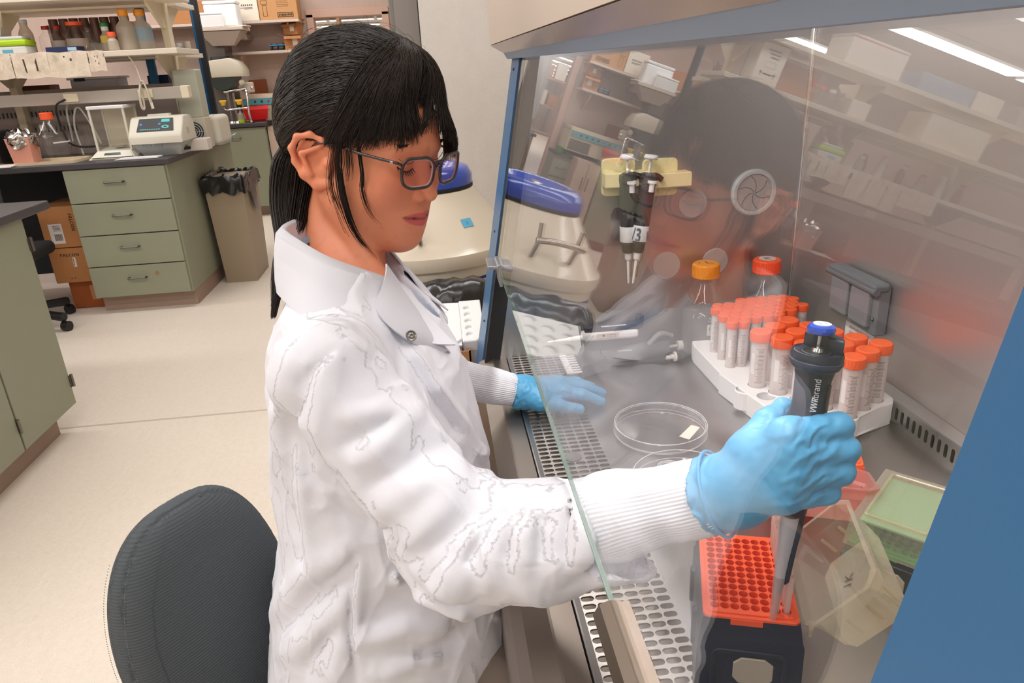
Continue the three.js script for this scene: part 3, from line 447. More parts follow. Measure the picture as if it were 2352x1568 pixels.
// pipettes hanging from holders on the left wall
{
  const hold = (x, y, lab, w) => {
    const h = thing('pipette_holder', lab, 'holder', [x, y, ZL]);
    mk('back_plate', toCreasedNormals(ex(rrect(w, .068, .008), .006, .0015).translate(0, 0, .0015), .5), m.ycream, h);
    mk('hook_shelf', toCreasedNormals(ex([[-w / 2, .0], [-.009, .0], [-.009, .024], [.009, .024], [.009, .0], [w / 2 + .018, .0], [w / 2 + .018, .030], [-w / 2, .030]], .024, .0015).rotateX(PI / 2).translate(0, .010, .006), .5), m.ycream, h);
    mk('embossing', G(Array.from({ length: 7 }, (_, i) => bx(.0032, .007, .0014, -.016 + i * .0052, .026, .0075))), m.ycream, h);
  };
  hold(.343, 1.158, 'cream plastic pipette holder closest to the slanted sash post', .062);
  hold(.425, 1.152, 'cream plastic pipette holder with its shelf sticking out rightward', .066);
  const hang = (lab, topP, botP, wr) => {
    const g = thing('pipette', lab, 'pipette', botP);
    const Y = V(topP[0] - botP[0], topP[1] - botP[1], topP[2] - botP[2]), H = Y.length(); g.quaternion.setFromUnitVectors(V(0, 1, 0), Y.normalize());
    const s = H / .25;
    const l = (p) => lac(p.map(([r, y]) => [r, y * s]), 20);
    mk('body', l([[.010, .072], [.0135, .078], [.0150, .11], [.0155, .165], [.0160, .19], [.0175, .205], [.0165, .213], [.010, .216], [0, .216]]), M(0x33363a, .35), g);
    mk('finger_rest', tb([[-.012, .205 * s, 0], [.012, .212 * s, .003], [.026, .205 * s, .006]], .005, 12, 8), m.black, g);
    mk('tape', l([[.0152, .082], [.0158, .083], [.0158, .112], [.0152, .113]]), label(64, 32, (k) => { k.fillStyle = '#ecebe9'; k.fillRect(0, 0, 64, 32); k.fillStyle = '#28313f'; k.font = 'bold 14px sans-serif'; k.fillText(wr, 6, 22); k.fillText(wr, 38, 22); }), g);
    mk('plunger', G([cy(.0022, .0022, .03, 0, .228 * s, 0, 10), la([[0, .25], [.011, .25], [.0135, .246], [.0125, .241], [.004, .240]].map(([r, y]) => [r, y * s]), 20)]), m.whitep, g);
    mk('ejector_button', G([cy(.005, .005, .018, .004, .190 * s, .017, 12), cy(.009, .009, .005, .004, .200 * s, .017, 16)]), m.whitep, g);
    mk('collar', l([[.0085, .058], [.011, .06], [.0125, .066], [.0125, .076], [.010, .08]]), m.black, g);
    mk('shaft', G([l([[.0058, .044], [.0068, .047], [.0068, .06], [.004, .062]]), cy(.0034, .0024, .044, 0, .024 * s, 0, 12)]), m.whitep, g);
    mk('ejector_arm', tb([[.006, .072 * s, .004], [.0075, .05 * s, .005], [.0035, .036 * s, .004], [.003, .008 * s, .003]], .0024, 16, 6), M(0xb9a892, .2, { metalness: 1 }), g);
    mk('tip_cone', rod([0, -.006, 0], [0, .012, 0], .0018, 10, .0026), m.whitep, g);
  };
  hang('dark grey hanging pipette standing straight with an unmarked white tape', [.352, 1.203, -1.338], [.359, .957, -1.346], '');
  hang('dark grey hanging pipette leaning with handwriting on its white tape', [.398, 1.200, -1.336], [.364, .962, -1.328], 'w/3');
}
// pipette in the right hand, axis from the nozzle to the plunger
const PIP = { a: V(.268, .925, -.488), b: V(.290, 1.169, -.502) };
{
  const g = thing('pipette', 'navy pipette with a blue plunger held in the right glove', 'pipette', PIP.a.toArray());
  const d = PIP.b.clone().sub(PIP.a), H = d.length(); d.normalize();
  g.quaternion.setFromUnitVectors(V(0, 1, 0), d);
  const n = m.navy, L = (p, k = 28) => lac(p, k, .5);
  mk('shaft', L([[.0036, -.002], [.0042, .002], [.0052, .03], [.0072, .062], [.0078, .075], [.0095, .08], [0, .08]]), M(0xc9c4cc, .35), g);
  mk('ejector_arm', toCreasedNormals(ex([[.0045, .008], [.0068, .010], [.0088, .045], [.0105, .06], [.0115, .085], [.0075, .085], [.0072, .06], [.0055, .035]], .007, .0008).translate(0, 0, -.0035), .5), n, g);
  mk('body', toCreasedNormals(G([la([[.0085, .076], [.0125, .080], [.0140, .10], [.0145, .135], [.0160, .15], [.0170, .158], [.0165, .164], [.0138, .170], [.0132, .18], [.0140, .2], [.0155, .208], [.0185, .2105], [.0200, .214], [.0202, .2205], [.0192, .2235], [.0180, .2225], [.0172, .2232], [.0120, .2226], [0, .2224]], 36)]), .5), n, g);
  mk('thumb_ring', L([[.0192, .2125], [.0207, .2145], [.0207, .2165], [.0192, .218]]), M(0x2c3a52, .5), g);
  { const pts = []; for (let i = 0; i <= 12; i++) { const a = (-66 + 132 * i / 12) * D2R; pts.push([.0168 * Math.sin(a), .0168 * Math.cos(a)]); } for (let i = 0; i <= 6; i++) { const a = (48 - 96 * i / 6) * D2R; pts.push([.0105 * Math.sin(a), .0105 * Math.cos(a) - .002]); }
    mk('finger_rest', toCreasedNormals(ex(pts, .0095, .0016, [], 3).rotateX(-PI / 2).rotateY(-62 * D2R).translate(0, .2235, 0), .7), n, g); mk('recess', cy(.0102, .0102, .0006, 0, 0, 0, 28).translate(-.003, .2228, .0035), M(0x0a0c12, .6), g); mk('recess_lip', new THREE.TorusGeometry(.0105, .0011, 8, 32).rotateX(PI / 2).translate(-.003, .2230, .0035), n, g); }
  mk('plunger_rod', G([cy(.0016, .0016, .03, 0, .229, 0, 12), cy(.0042, .0052, .003, 0, .2243, 0, 14)]), m.chrome, g);
  const btn = mk('plunger_button', L([[0, .2375], [.0085, .2375], [.0102, .2385], [.0108, .241], [.0102, .2437], [.0085, .2448], [.0070, .2452], [0, .2452]]), m.cobalt, g);
  mk('volume_disc', cy(.0068, .0068, .0006, 0, .2455, 0, 28), label(64, 64, (k) => { k.fillStyle = '#dfe4e0'; k.fillRect(0, 0, 64, 64); k.fillStyle = '#23406a'; k.font = 'bold 15px sans-serif'; k.textAlign = 'center'; k.fillText('100', 32, 24); k.fillText('1000', 32, 48); }), btn);
  const face = (a0, a1, y0, y1, r, mat, name) => { const rows = []; for (let i = 0; i <= 4; i++) { const y = y0 + (y1 - y0) * i / 4, q = []; for (let k = 0; k <= 8; k++) { const a = a0 + (a1 - a0) * k / 8; q.push([r(y) * Math.sin(a), y, r(y) * Math.cos(a)]); } rows.push(q); } return mk(name, sheet(rows), mat, g); };
  const rad = (y) => (y < .17 ? .0150 + .0016 * Math.min(1, Math.max(0, (y - .135) / .02)) : y < .176 ? .0139 : .0134 + .0008 * (y - .176) / .024) + .0004;
  face(-.60, .02, .1745, .2085, (y) => .0147, ink(48, 192, (k) => { k.clearRect(0, 0, 48, 192); k.save(); k.translate(38, 190); k.rotate(-PI / 2); k.fillStyle = '#f2f2f0'; k.font = 'bold italic 36px sans-serif'; k.fillText('VWR', 4, 0, 70); k.font = '36px sans-serif'; k.fillText('brand', 75, 0, 92); k.restore(); }), 'brand_print');
  face(.42, .95, .168, .198, (y) => .0147, M(0x0b0c0e, .15), 'window');
  face(-.70, -.25, .128, .152, (y) => .0166, label(32, 64, (k) => { k.fillStyle = '#9aa3a6'; k.fillRect(0, 0, 32, 64); k.fillStyle = '#20262c'; k.font = 'bold 24px sans-serif'; k.save(); k.translate(25, 60); k.rotate(-PI / 2); k.fillText('0 0', 4, 0); k.restore(); }), 'volume_display');
  mk('side_strip', face(-1.35, -1.0, .12, .155, (y) => .0168, m.whitep, 'side_strip').geometry, m.whitep, g).removeFromParent();
  mk('tip', la([[.0048, .014], [.0050, .013], [.0042, -.004], [.0036, -.02], [.0010, -.055]], 16), M(0xe9d9d6, .3, { transmission: .7, thickness: 0, side: THREE.DoubleSide }), g);
}
// ---------- shelving over the long bench ----------
{
  const u = thing('shelf_unit', 'cream shelf unit with three long shelves above the slate bench', 'shelving', [0, 0, 0]);
  for (const x of [-1.675, -2.70, -3.75, -4.8]) { const p = mk('upright', rb(.05, 1.38, .07, x, 1.633, -5.30, .006), m.cream, u);
    for (const y of [1.545, 1.855, 2.155]) for (const s of [1, -1]) mk('gusset', ex([[0, 0], [.26, 0], [.26, -.02], [.04, -.15], [0, -.15]], .018).rotateY(s > 0 ? -PI / 2 : PI / 2).translate(x + (s > 0 ? .009 : -.009), y - .014, -5.30 + s * .03), m.cream, p); }
  for (const y of [1.56, 1.872, 2.174]) { mk('shelf', buv(rb(3.75, .032, .45, -3.37, y - .018, -5.065, .004)), m.shelf, u); if (y < 2) mk('shelf', buv(rb(3.6, .03, .40, -3.40, y - .03, -5.54, .004)), m.shelf, u); }
  const r = mk('socket_rail', rb(3.5, .07, .05, -3.26, 1.305, -4.92, .004), m.rail, u); mk('end_cap', rb(.05, .075, .06, -1.515, 1.306, -4.92, .006), m.cream, r);
  for (const x of [-2.19, -1.75, -2.95]) { mk('socket', rb(.085, .05, .012, x, 1.307, -4.893, .004), m.cream, r); }
  const g = mk('back_screen', bx(3.0, .42, .012, -3.18, 1.15, -5.34), M(0xa79a92, .6), u);
  for (let i = 0; i < 26; i++) for (let j = 0; j < 2; j++) mk('vent_slot', bx(.008, .035, .004, -3.05 + i * .026, 1.21 - j * .10, -5.332), m.dgrey, g);
  for (const [x, z, y1, M_, w] of [[-1.86, -5.42, 2.6, m.steelblue, .042], [-1.672, -6.02, 2.6, M(0x23262b, .5), .035], [-1.705, -6.085, 2.6, M(0x1a5f8c, .5), .042]]) { const s = mk('strut', G([bx(w, y1 - .943, .006, x, (y1 + .943) / 2, z + .018), bx(.006, y1 - .943, .036, x - w / 2, (y1 + .943) / 2, z), bx(.006, y1 - .943, .036, x + w / 2, (y1 + .943) / 2, z)]), M_); tag(s, w < .04 ? 'black upright strut at the end of the shelving' : z < -6 ? 'blue steel strut just behind the black upright strut' : 'blue steel strut between the cream shelf uprights', 'strut'); }
}
// sheets of paper hung on the middle shelf edge
{
  const P = [[-2.445, -2.625, 1.565, 1.43, []], [-2.24, -2.44, 1.567, 1.428, [[.30, .22, .55], [.62, .22, .5]]], [-2.015, -2.24, 1.565, 1.425, [[.55, .15, .4]]], [-1.917, -2.012, 1.562, 1.45, [[.0, .1, .5], [.55, .25, .5]]], [-2.65, -2.79, 1.56, 1.365, []], [-2.80, -2.93, 1.558, 1.36, []], [-2.94, -3.05, 1.556, 1.355, []], [-3.06, -3.2, 1.556, 1.42, []], [-3.21, -3.36, 1.554, 1.42, []]];
  const say = ['stained blank sheet of paper hanging at the left end of the row', 'wide sheet of paper with two dark slots hanging on the shelf edge', 'wide sheet of paper with one dark slot hanging on the shelf edge', 'narrow sheet of paper at the right end of the hanging row', 'long sheet of paper hanging beside the stained blank sheet', 'long sheet of paper hanging third beyond the slotted sheets', 'long sheet of paper hanging fourth beyond the slotted sheets', 'short sheet of paper hanging next to the long sheets', 'short sheet of paper hanging farthest along the shelf edge'];
  P.forEach(([x1, x0, y1, y0, bars], i) => {
    const rows = []; for (let a = 0; a <= 3; a++) { const r = []; for (let b = 0; b <= 6; b++) r.push([x0 + (x1 - x0) * b / 6, y0 + (y1 - y0) * a / 3 + .004 * Math.sin(b * 1.3 + i), -4.835 + .004 * Math.sin(b * 2.1 + a + i)]); rows.push(r); }
    const o = mk('paper_sheet', slab(rows, .0008), label(128, 96, (g) => { g.fillStyle = '#efe0cb'; g.fillRect(0, 0, 128, 96); for (let k = 0; k < 60; k++) { g.fillStyle = `rgba(${190 + rr(-20, 20)},${160 + rr(-20, 20)},130,.10)`; g.beginPath(); g.arc(rr(0, 128), rr(0, 96), rr(3, 18), 0, 7); g.fill(); } g.fillStyle = '#3a352f'; for (const [x, y, h] of bars) g.fillRect(x * 128, y * 96, 6, h * 96); }));
    tag(o, say[i], 'paper', 'papers hung on the middle shelf edge');
  });
}
// jars and bottles; prof = list of [r, y]
function jar(name, lab, cat, pos, prof, glassM, capR, capY, capH, capM, bands = [], group) {
  const b = thing(name, lab, cat, pos, 0, group);
  mk('vessel', la(prof, 24), glassM, b);
  if (capR) mk('cap', lac([[0, capY + capH], [capR * .92, capY + capH], [capR, capY + capH - .003], [capR, capY], [0, capY]], 24), capM, b);
  for (const [r, y0, y1, mm] of bands) mk('label', la([[r, y0], [r, y1]], 20), mm, b);
  return b;
}
const cloudy = M(0xe6dccb, .3, { transmission: .55, thickness: 0, side: THREE.DoubleSide });
const bprof = (r, h, n) => [[.0001, .001], [r * .9, .001], [r, .006], [r, h * .62], [r * .93, h * .7], [n, h * .86], [n, h]];
{
  const S = 1.562;
  for (const [x, z, lab] of [[-1.830, -5.03, 'tall clear bottle with an amber cap nearest the paper sheets'], [-1.752, -5.08, 'tall clear bottle with an amber cap and grey label by the cream upright']]) jar('shelf_bottle', lab, 'bottle', [x, S, z], bprof(.056, .20, .024), cloudy, .030, .195, .035, m.yellowo, x > -1.8 ? [[.0565, .05, .13, M(0x8ea2ae, .6)]] : []);
  jar('shelf_bottle', 'small clear bottle with an orange cap at the shelf front', 'bottle', [-1.893, S, -4.95], bprof(.030, .082, .018), cloudy, .024, .078, .026, m.orange);
  jar('shelf_bottle', 'clear bottle with a white cap beside the green capped bottle', 'bottle', [-1.965, S, -5.06], bprof(.036, .125, .02), cloudy, .021, .12, .022, m.whitep, [[.0365, .05, .09, M(0xd9c25a, .6)]]);
  jar('shelf_bottle', 'clear glass bottle with a green cap behind the flask', 'bottle', [-2.02, S, -5.2], bprof(.042, .15, .022), m.glass, .025, .145, .028, m.green);
  jar('shelf_flask', 'clear conical flask standing between the capped bottles', 'flask', [-2.04, S, -5.0], [[.0001, .001], [.048, .001], [.05, .008], [.018, .10], [.016, .135], [.019, .138]], m.glass);
  jar('shelf_bottle', 'square shouldered clear bottle with a wide red orange cap', 'bottle', [-2.165, S, -5.12], bprof(.062, .165, .035), m.glass, .046, .160, .022, m.orange, [[.0625, .03, .085, M(0xcbb9aa, .6)]]);
  jar('shelf_bottle', 'clear bottle with a dark red cap next to the wide capped bottle', 'bottle', [-2.285, S, -5.15], bprof(.05, .15, .02), m.glass, .022, .145, .02, M(0xb02a1c, .4), [[.0505, .02, .08, M(0xbfb2a6, .6)]]);
  jar('shelf_bottle', 'clear bottle with a dark red cap above the lime lidded tub', 'bottle', [-2.375, S, -5.2], bprof(.05, .155, .02), m.glass, .022, .15, .02, M(0xb02a1c, .4));
  jar('shelf_bottle', 'tall cloudy bottle at the left of the red capped bottles', 'bottle', [-2.45, S, -5.1], bprof(.04, .19, .022), cloudy, .024, .185, .02, m.lgrey);
  const t = thing('storage_tub', 'cloudy storage tub with a lime green lid on the middle shelf', 'tub', [-2.468, S, -4.96]);
  mk('tub', rb(.19, .05, .13, 0, .027, 0, .012), M(0xdcd9d2, .4), t); mk('lid', G([rb(.205, .034, .14, 0, .068, 0, .012)]), m.lime, t); mk('dome', rb(.17, .022, .11, 0, .094, 0, .01), M(0xcfd0d4, .35), t); mk('label', bx(.06, .018, .001, -.01, .022, .0655), M(0x5aa8c4, .6), t);
  const n = thing('tube_box', 'navy blue tube rack with a pale blue end label', 'rack', [-2.18, S, -4.96]); mk('rack', rb(.185, .034, .10, 0, .018, 0, .004), M(0x1d2550, .45), n); mk('end_label', bx(.05, .018, .001, .06, .02, .0505), M(0x9fc6dc, .6), n);
  const rr_ = thing('glassware_crate', 'row of dark amber bottles packed in a carton at the back', 'carton', [-2.12, S, -5.23]); mk('carton', bx(.55, .16, .02, 0, .10, -.05), M(0xe6ddd4, .7), rr_); for (let i = 0; i < 8; i++) mk('bottle_front', cy(.028, .028, .14, -.22 + i * .062, .14, -.02, 14), M(0x6e4a3c, .35), rr_);
  for (let i = 0; i < 12; i++) jar('shelf_jar', ['small squat jar', 'small brown jar', 'small pale jar'][i % 3] + ' in the crowd of reagents along the middle shelf', 'jar', [-2.75 - i * .085, S, -4.98 - .1 * (i % 2)], bprof(.032, .09 + .05 * ((i * 7) % 3) / 2, .018), [cloudy, M(0x7a4b30, .3), M(0xd9cfc2, .5)][i % 3], .022, .085 + .05 * ((i * 7) % 3) / 2, .02, [m.whitep, m.red, m.orange, m.navy][i % 4], [], 'reagent jars along the middle shelf');
  const bnd = thing('binder', 'pale open ring binder standing behind the lime lidded tub', 'binder', [-2.62, S, -5.02]); mk('cover', G([bx(.006, .17, .12, 0, .086, 0).rotateZ(.12), bx(.006, .18, .12, .055, .09, 0).rotateZ(-.28)]), m.paper, bnd);
}
// cartons on the upper shelves (seen mostly in the sash glass)
function carton(name, lab, pos, w, h, d, mm, extra, turn = 0) { const b = thing(name, lab, 'box', pos, turn); mk('box_body', buv(rb(w, h, d, 0, h / 2, 0, .004)), mm, b); if (extra) extra(b, w, h, d); return b; }
const redline = (b, w, h, d) => mk('stripe', bx(w, .008, .001, 0, h - .02, d / 2 + .0006), M(0xc04a50, .6), b);
carton('carton', 'large white carton with a red stripe on the topmost shelf', [-2.49, 2.176, -5.04], .43, .19, .3, m.paper, redline);
carton('carton', 'pale blue carton lying on the topmost shelf', [-3.07, 2.176, -5.04], .42, .12, .3, M(0x8fa6bd, .7));
carton('carton', 'small cream carton next to the pale blue carton', [-3.43, 2.176, -5.04], .23, .13, .25, m.paper);
carton('carton', 'grey lidded carton at the end of the topmost shelf', [-3.9, 2.176, -5.04], .4, .14, .25, M(0xb5aca4, .7));
carton('carton', 'small white cube carton on the second shelf', [-2.54, 1.874, -5.0], .15, .115, .16, m.paper);
carton('carton', 'long white foam carton on the second shelf', [-3.30, 1.874, -5.03], .50, .20, .28, m.paper);
carton('carton', 'tall white carton with black arrows above the cream upright', [-1.80, 1.874, -5.0], .19, .26, .2, m.paper, (b, w, h, d) => { mk('print', new THREE.PlaneGeometry(w * .9, h * .9).translate(0, h / 2, d / 2 + .001), ink(96, 128, (g) => { g.clearRect(0, 0, 96, 128); g.fillStyle = '#3b3a3a'; g.font = 'bold 12px sans-serif'; for (let i = 0; i < 3; i++) g.fillRect(22, 14 + i * 12, 52 - i * 8, 5); g.strokeRect(26, 56, 44, 20); for (const x of [14, 70]) { g.beginPath(); g.moveTo(x + 6, 88); g.lineTo(x + 12, 98); g.lineTo(x, 98); g.fill(); g.fillRect(x + 4, 98, 4, 10); } g.fillRect(30, 96, 36, 5); }), b); });
carton('carton', 'brown carton behind the tall white carton on the second shelf', [-2.08, 1.874, -5.1], .28, .2, .22, m.card);
for (let i = 0; i < 4; i++) jar('shelf_jar', ['clear jar with a red lid', 'clear jar with an orange lid', 'clear jar with a white lid', 'clear jar with a grey lid'][i] + ' on the second shelf', 'jar', [-2.16 - i * .075, 1.874, -4.93], bprof(.03, .11, .018), m.glass, .021, .105, .018, [m.red, m.orange, m.whitep, m.grey][i]);
// ---------- on the long bench ----------
const CT = .9425;
{
  const t = thing('tray', 'beige plastic tray holding the flasks on the bench', 'tray', [-2.40, CT, -4.80]); mk('tray', toCreasedNormals(G([ex(rrect(.46, .24, .03), .003).rotateX(-PI / 2), ex(rrect(.48, .26, .035), .016, 0, [rrect(.465, .245, .03).reverse()]).rotateX(-PI / 2)]), .5), M(0xdac6a6, .5), t);
  const f = thing('foil_covered_tub', 'tub of pink liquid with a crumpled foil cover', 'tub', [-2.51, CT + .004, -4.83]);
  mk('tub', toCreasedNormals(hexa([[-.055, 0, .05], [.06, 0, .05], [.06, 0, -.05], [-.055, 0, -.05], [-.07, .15, .06], [.07, .15, .06], [.07, .15, -.06], [-.07, .15, -.06]]), .2), M(0xdd9c8a, .35), f);
  { const rows = []; for (let i = 0; i <= 10; i++) { const r = []; for (let k = 0; k <= 32; k++) { const a = k / 32 * TAU, w = .082 - .05 * Math.max(0, (i - 7) / 3), y = .10 + .009 * i + .02 * noise3(a * 2 + i, i * .9, 2); r.push([w * Math.cos(a) * (1 + .12 * noise3(k * .9, i, 5)) * (k === 32 ? 1 : 1), i === 0 ? .105 + .018 * Math.sin(a * 3) : y, w * .9 * Math.sin(a) * (1 + .12 * noise3(k * .9, i, 9))]); } r[32] = r[0]; rows.push(r); } mk('foil_cover', G([sheet(rows).toNonIndexed()]), m.foil, f); }
  jar('foil_flask', 'small foil topped flask standing behind the pink tub', 'flask', [-2.44, CT, -4.98], bprof(.035, .2, .02), m.glass, .026, .18, .04, m.foil);
  const bb = jar('media_bottle', 'big clear media bottle with an orange cap on the tray', 'bottle', [-2.345, CT + .004, -4.86], [[.0001, .002], [.085, .001], [.092, .01], [.092, .14], [.085, .165], [.045, .225], [.03, .24], [.03, .255]], m.glass, .036, .245, .04, m.orange); mk('print', la([[.0925, .10], [.0925, .12]], 20), ink(64, 16, (g) => { g.clearRect(0, 0, 64, 16); g.fillStyle = 'rgba(240,235,230,.8)'; g.fillRect(4, 3, 22, 8); }), bb);
  jar('beaker', 'clear glass beaker with tubing behind the orange capped bottle', 'beaker', [-2.20, CT, -4.98], [[.0001, .002], [.072, .001], [.075, .01], [.075, .19], [.08, .196]], m.glass);
  const tu = mk('tubing', G([tb([[-2.24, CT + .02, -4.98], [-2.25, CT + .2, -4.98], [-2.2, CT + .31, -4.97], [-2.15, CT + .2, -4.98], [-2.12, CT + .08, -4.99]], .006, 30, 8), tb([[-2.30, CT + .1, -5.02], [-2.28, CT + .30, -5.0], [-2.20, CT + .36, -4.95]], .007, 24, 8)]), m.lgrey); tag(tu, 'loop of pale tubing standing up from the beaker', 'tubing');
  const cab = mk('power_cable', tb([[-2.22, 1.30, -4.88], [-2.28, 1.26, -4.87], [-2.29, 1.12, -4.9], [-2.26, 1.02, -4.95], [-2.05, 1.0, -5.1]], .006, 30, 8), m.black); tag(cab, 'black power cable looping down from the rail socket', 'cable');
  const dk = thing('dark_instrument', 'black instrument at the left end of the bench', 'instrument', [-2.70, CT, -4.85]); mk('housing', rb(.17, .20, .22, 0, .10, 0, .015), M(0x17181a, .4), dk); mk('foot', rb(.2, .02, .24, 0, .01, 0, .005), m.black, dk);
  for (const [x, z, w, l] of [[-2.58, -4.66, .16, 'loose white papers lying at the left bench edge'], [-1.80, -4.70, .25, 'folded white papers lying in front of the thermal cycler']]) { const o = mk('paper_stack', G([rb(w, .004, .1, x, CT + .003, z, .001), rb(w * .9, .003, .09, x + .01, CT + .007, z - .005, .001).rotateY(0)]), M(0xe6e2e4, .7)); tag(o, l, 'paper'); }
  // balance
  const b = thing('analytical_balance', 'analytical balance with a tall glass draft shield', 'balance', [-1.985, CT, -4.93]);
  mk('base', toCreasedNormals(hexa([[-.14, 0, .16], [.14, 0, .16], [.13, 0, -.16], [-.13, 0, -.16], [-.10, .045, .11], [.10, .045, .11], [.11, .06, -.16], [-.11, .06, -.16]]), .3), m.device, b);
  mk('front_plate', hexa([[-.125, .012, .163], [.125, .012, .163], [.125, .010, .15], [-.125, .010, .15], [-.095, .043, .115], [.095, .043, .115], [.095, .04, .11], [-.095, .04, .11]]), M(0xe4dfd2, .5), b); mk('display', hexa([[-.05, .026, .1485], [.05, .026, .1485], [.05, .024, .147], [-.05, .024, .147], [-.045, .036, .134], [.045, .036, .134], [.045, .034, .133], [-.045, .034, .133]]), M(0x56605c, .25), b);
  for (const [x, z] of [[-.1, .09], [.1, .09], [-.1, -.1], [.1, -.1]]) mk('corner_post', bx(.012, .25, .012, x, .17, z), m.device, b);
  mk('top_frame', rb(.222, .02, .21, 0, .30, -.005, .005), m.whitep, b); mk('rear_wall', bx(.2, .25, .006, 0, .17, -.1), M(0xd7cdb4, .5), b); mk('side_glass', bx(.002, .24, .18, -.1, .17, 0), m.glass, b); mk('side_glass', bx(.002, .24, .18, .1, .17, 0), m.glass, b); mk('front_glass', bx(.19, .24, .002, 0, .17, .09), m.glass, b); mk('weighing_pan', cy(.045, .045, .004, 0, .066, 0, 28), m.chrome, b);
  // thermal cycler
  const tc = thing('thermal_cycler', 'rounded cream thermal cycler with a teal and dark display', 'instrument', [-1.70, CT, -4.90]); tc.scale.set(.84, .88, .84);
  const prof = [[.165, .10], [.165, .128], [.152, .148], [.060, .240], [.035, .250], [-.10, .25], [-.15, .21], [-.16, .10]];
  mk('cover', toCreasedNormals(ex(prof, .355, .012, [], 3).rotateY(-PI / 2).translate(.178, 0, 0), .6), m.device, tc);
  mk('lower_body', toCreasedNormals(hexa([[-.13, .0, .10], [.13, .0, .10], [.14, 0, -.14], [-.14, 0, -.14], [-.185, .105, .165], [.185, .105, .165], [.185, .105, -.16], [-.185, .105, -.16]]), .2), m.device2, tc);
  mk('control_panel', hexa([[-.13, .171, .153], [.13, .171, .153], [.13, .150, .13], [-.13, .150, .13], [-.12, .250, .074], [.12, .250, .074], [.12, .235, .055], [-.12, .235, .055]]), label(128, 96, (g) => { g.fillStyle = '#3b3c3f'; g.fillRect(0, 0, 128, 96); g.fillStyle = '#58c8c8'; g.fillRect(86, 8, 30, 22); for (let i = 0; i < 9; i++) { g.fillRect(12 + i * 8, 80, 6, 6); } g.fillStyle = '#4a86d8'; g.fillRect(6, 36, 9, 14); g.fillRect(76, 36, 8, 14); g.fillStyle = '#58c8c8'; g.beginPath(); g.arc(100, 66, 13, 0, 7); g.fill(); g.fillStyle = '#3b3c3f'; g.beginPath(); g.arc(100, 66, 6, 0, 7); g.fill(); }), tc);
  mk('lid_handle', rb(.16, .022, .06, .0, .266, -.01, .008), m.device, tc); mk('side_vent', bx(.003, .04, .05, .1905, .16, .02), M(0xbfb4a0, .6), tc); for (const x of [-.09, -.01]) mk('front_vent', rb(.062, .022, .006, x + .01, .078, .15, .002).rotateX(0), m.grey, tc);
  mk('side_foot', cy(.035, .035, .02, .15, .035, .02, 20).rotateZ(0), m.black, tc);
  // tall panel device, fan box, rounded box
  const pd = thing('panel_device', 'pale grey green flat cabinet standing behind the thermal cycler', 'instrument', [-1.572, CT, -5.19]); mk('cabinet_body', rb(.15, .30, .13, 0, .345, 0, .012, 2), M(0xb9bba9, .5), pd); mk('lower_case', rb(.155, .20, .13, .0, .10, .0, .01), M(0xc9c0ac, .5), pd);
  mk('fan_grille', G([.065, .05, .035, .02, .006].map((r) => new THREE.TorusGeometry(r, .003, 6, 28).translate(-.005, .11, .069)).concat([bx(.13, .004, .004, -.005, .11, .069), bx(.004, .13, .004, -.005, .11, .069)])), m.lgrey, pd); mk('fan_opening', cy(.066, .066, .004, 0, 0, 0, 30).rotateX(PI / 2).translate(-.005, .11, .0655), m.dgrey, pd);
  const rbx = thing('centrifuge', 'small grey rounded centrifuge at the bench end', 'centrifuge', [-1.455, CT, -5.44]); mk('housing', rb(.14, .19, .3, 0, .10, 0, .03, 3), m.device, rbx); mk('base', rb(.13, .03, .28, 0, .015, 0, .006), m.device2, rbx); rbx.position.x = -1.53;
  const wb = thing('heating_block', 'low off white block beside the fan grille', 'instrument', [-1.53, CT, -5.03]); mk('block', rb(.13, .075, .1, 0, .038, 0, .008), M(0xe0d6cc, .5), wb); mk('cup', cy(.035, .03, .05, -.075, .03, .02, 20), M(0xe8ded4, .5), wb);
  { const rows = []; for (let i = 0; i <= 6; i++) { const r = []; for (let k = 0; k <= 8; k++) r.push([-1.70 + .19 * k / 8, CT + .006 + .012 * Math.abs(noise3(i * .6, k * .5, 4)) + (k > 6 ? .01 * (k - 6) : 0), -5.72 - .2 * i / 6]); rows.push(r); } const o = mk('absorbent_pad', slab(rows.map((r) => r), -.002), M(0xc9dbe6, .8)); tag(o, 'crumpled pale blue absorbent pad at the bench end', 'pad'); }
  // cable bundle hanging on the rail
  const cpts = [[-1.80, 1.545, -4.86], [-1.765, 1.47, -4.87], [-1.75, 1.38, -4.87]]; for (let i = 0; i < 34; i++) { const a = i * .75; cpts.push([-1.748 + .030 * Math.sin(a * .5) * (1 + .3 * Math.sin(i)), 1.30 + .085 * Math.cos(a), -4.875 + .012 * Math.sin(a * 1.3)]); }
  const cb = mk('coiled_cable', tb(cpts, .0048, 160, 6), m.cable); tag(cb, 'cream cable coiled into a bundle hanging from the shelf', 'cable');
  // storage behind the rail
  const st = thing('storage_tub', 'clear storage tub with a white rim and navy clip behind the rail', 'tub', [-2.25, 1.335, -5.5]); mk('tub', rb(.30, .075, .2, 0, .04, 0, .01), M(0xd5d3de, .35), st); mk('rim', rb(.33, .014, .22, 0, .082, 0, .005), m.whitep, st); mk('clip', rb(.07, .02, .01, -.08, .075, .112, .003), m.navy, st);
  mk('support_shelf', bx(3.3, .02, .35, -3.3, 1.318, -5.55), m.shelf, scene.getObjectByName('shelf_unit'));
  carton('instrument_box', 'dark blue box behind the coiled cable', [-1.86, 1.33, -5.55], .14, .085, .12, M(0x1b2f55, .5));
  carton('instrument_box', 'brown wooden box behind the rail at the far left', [-2.65, 1.33, -5.5], .2, .06, .15, M(0x6b3a22, .6));
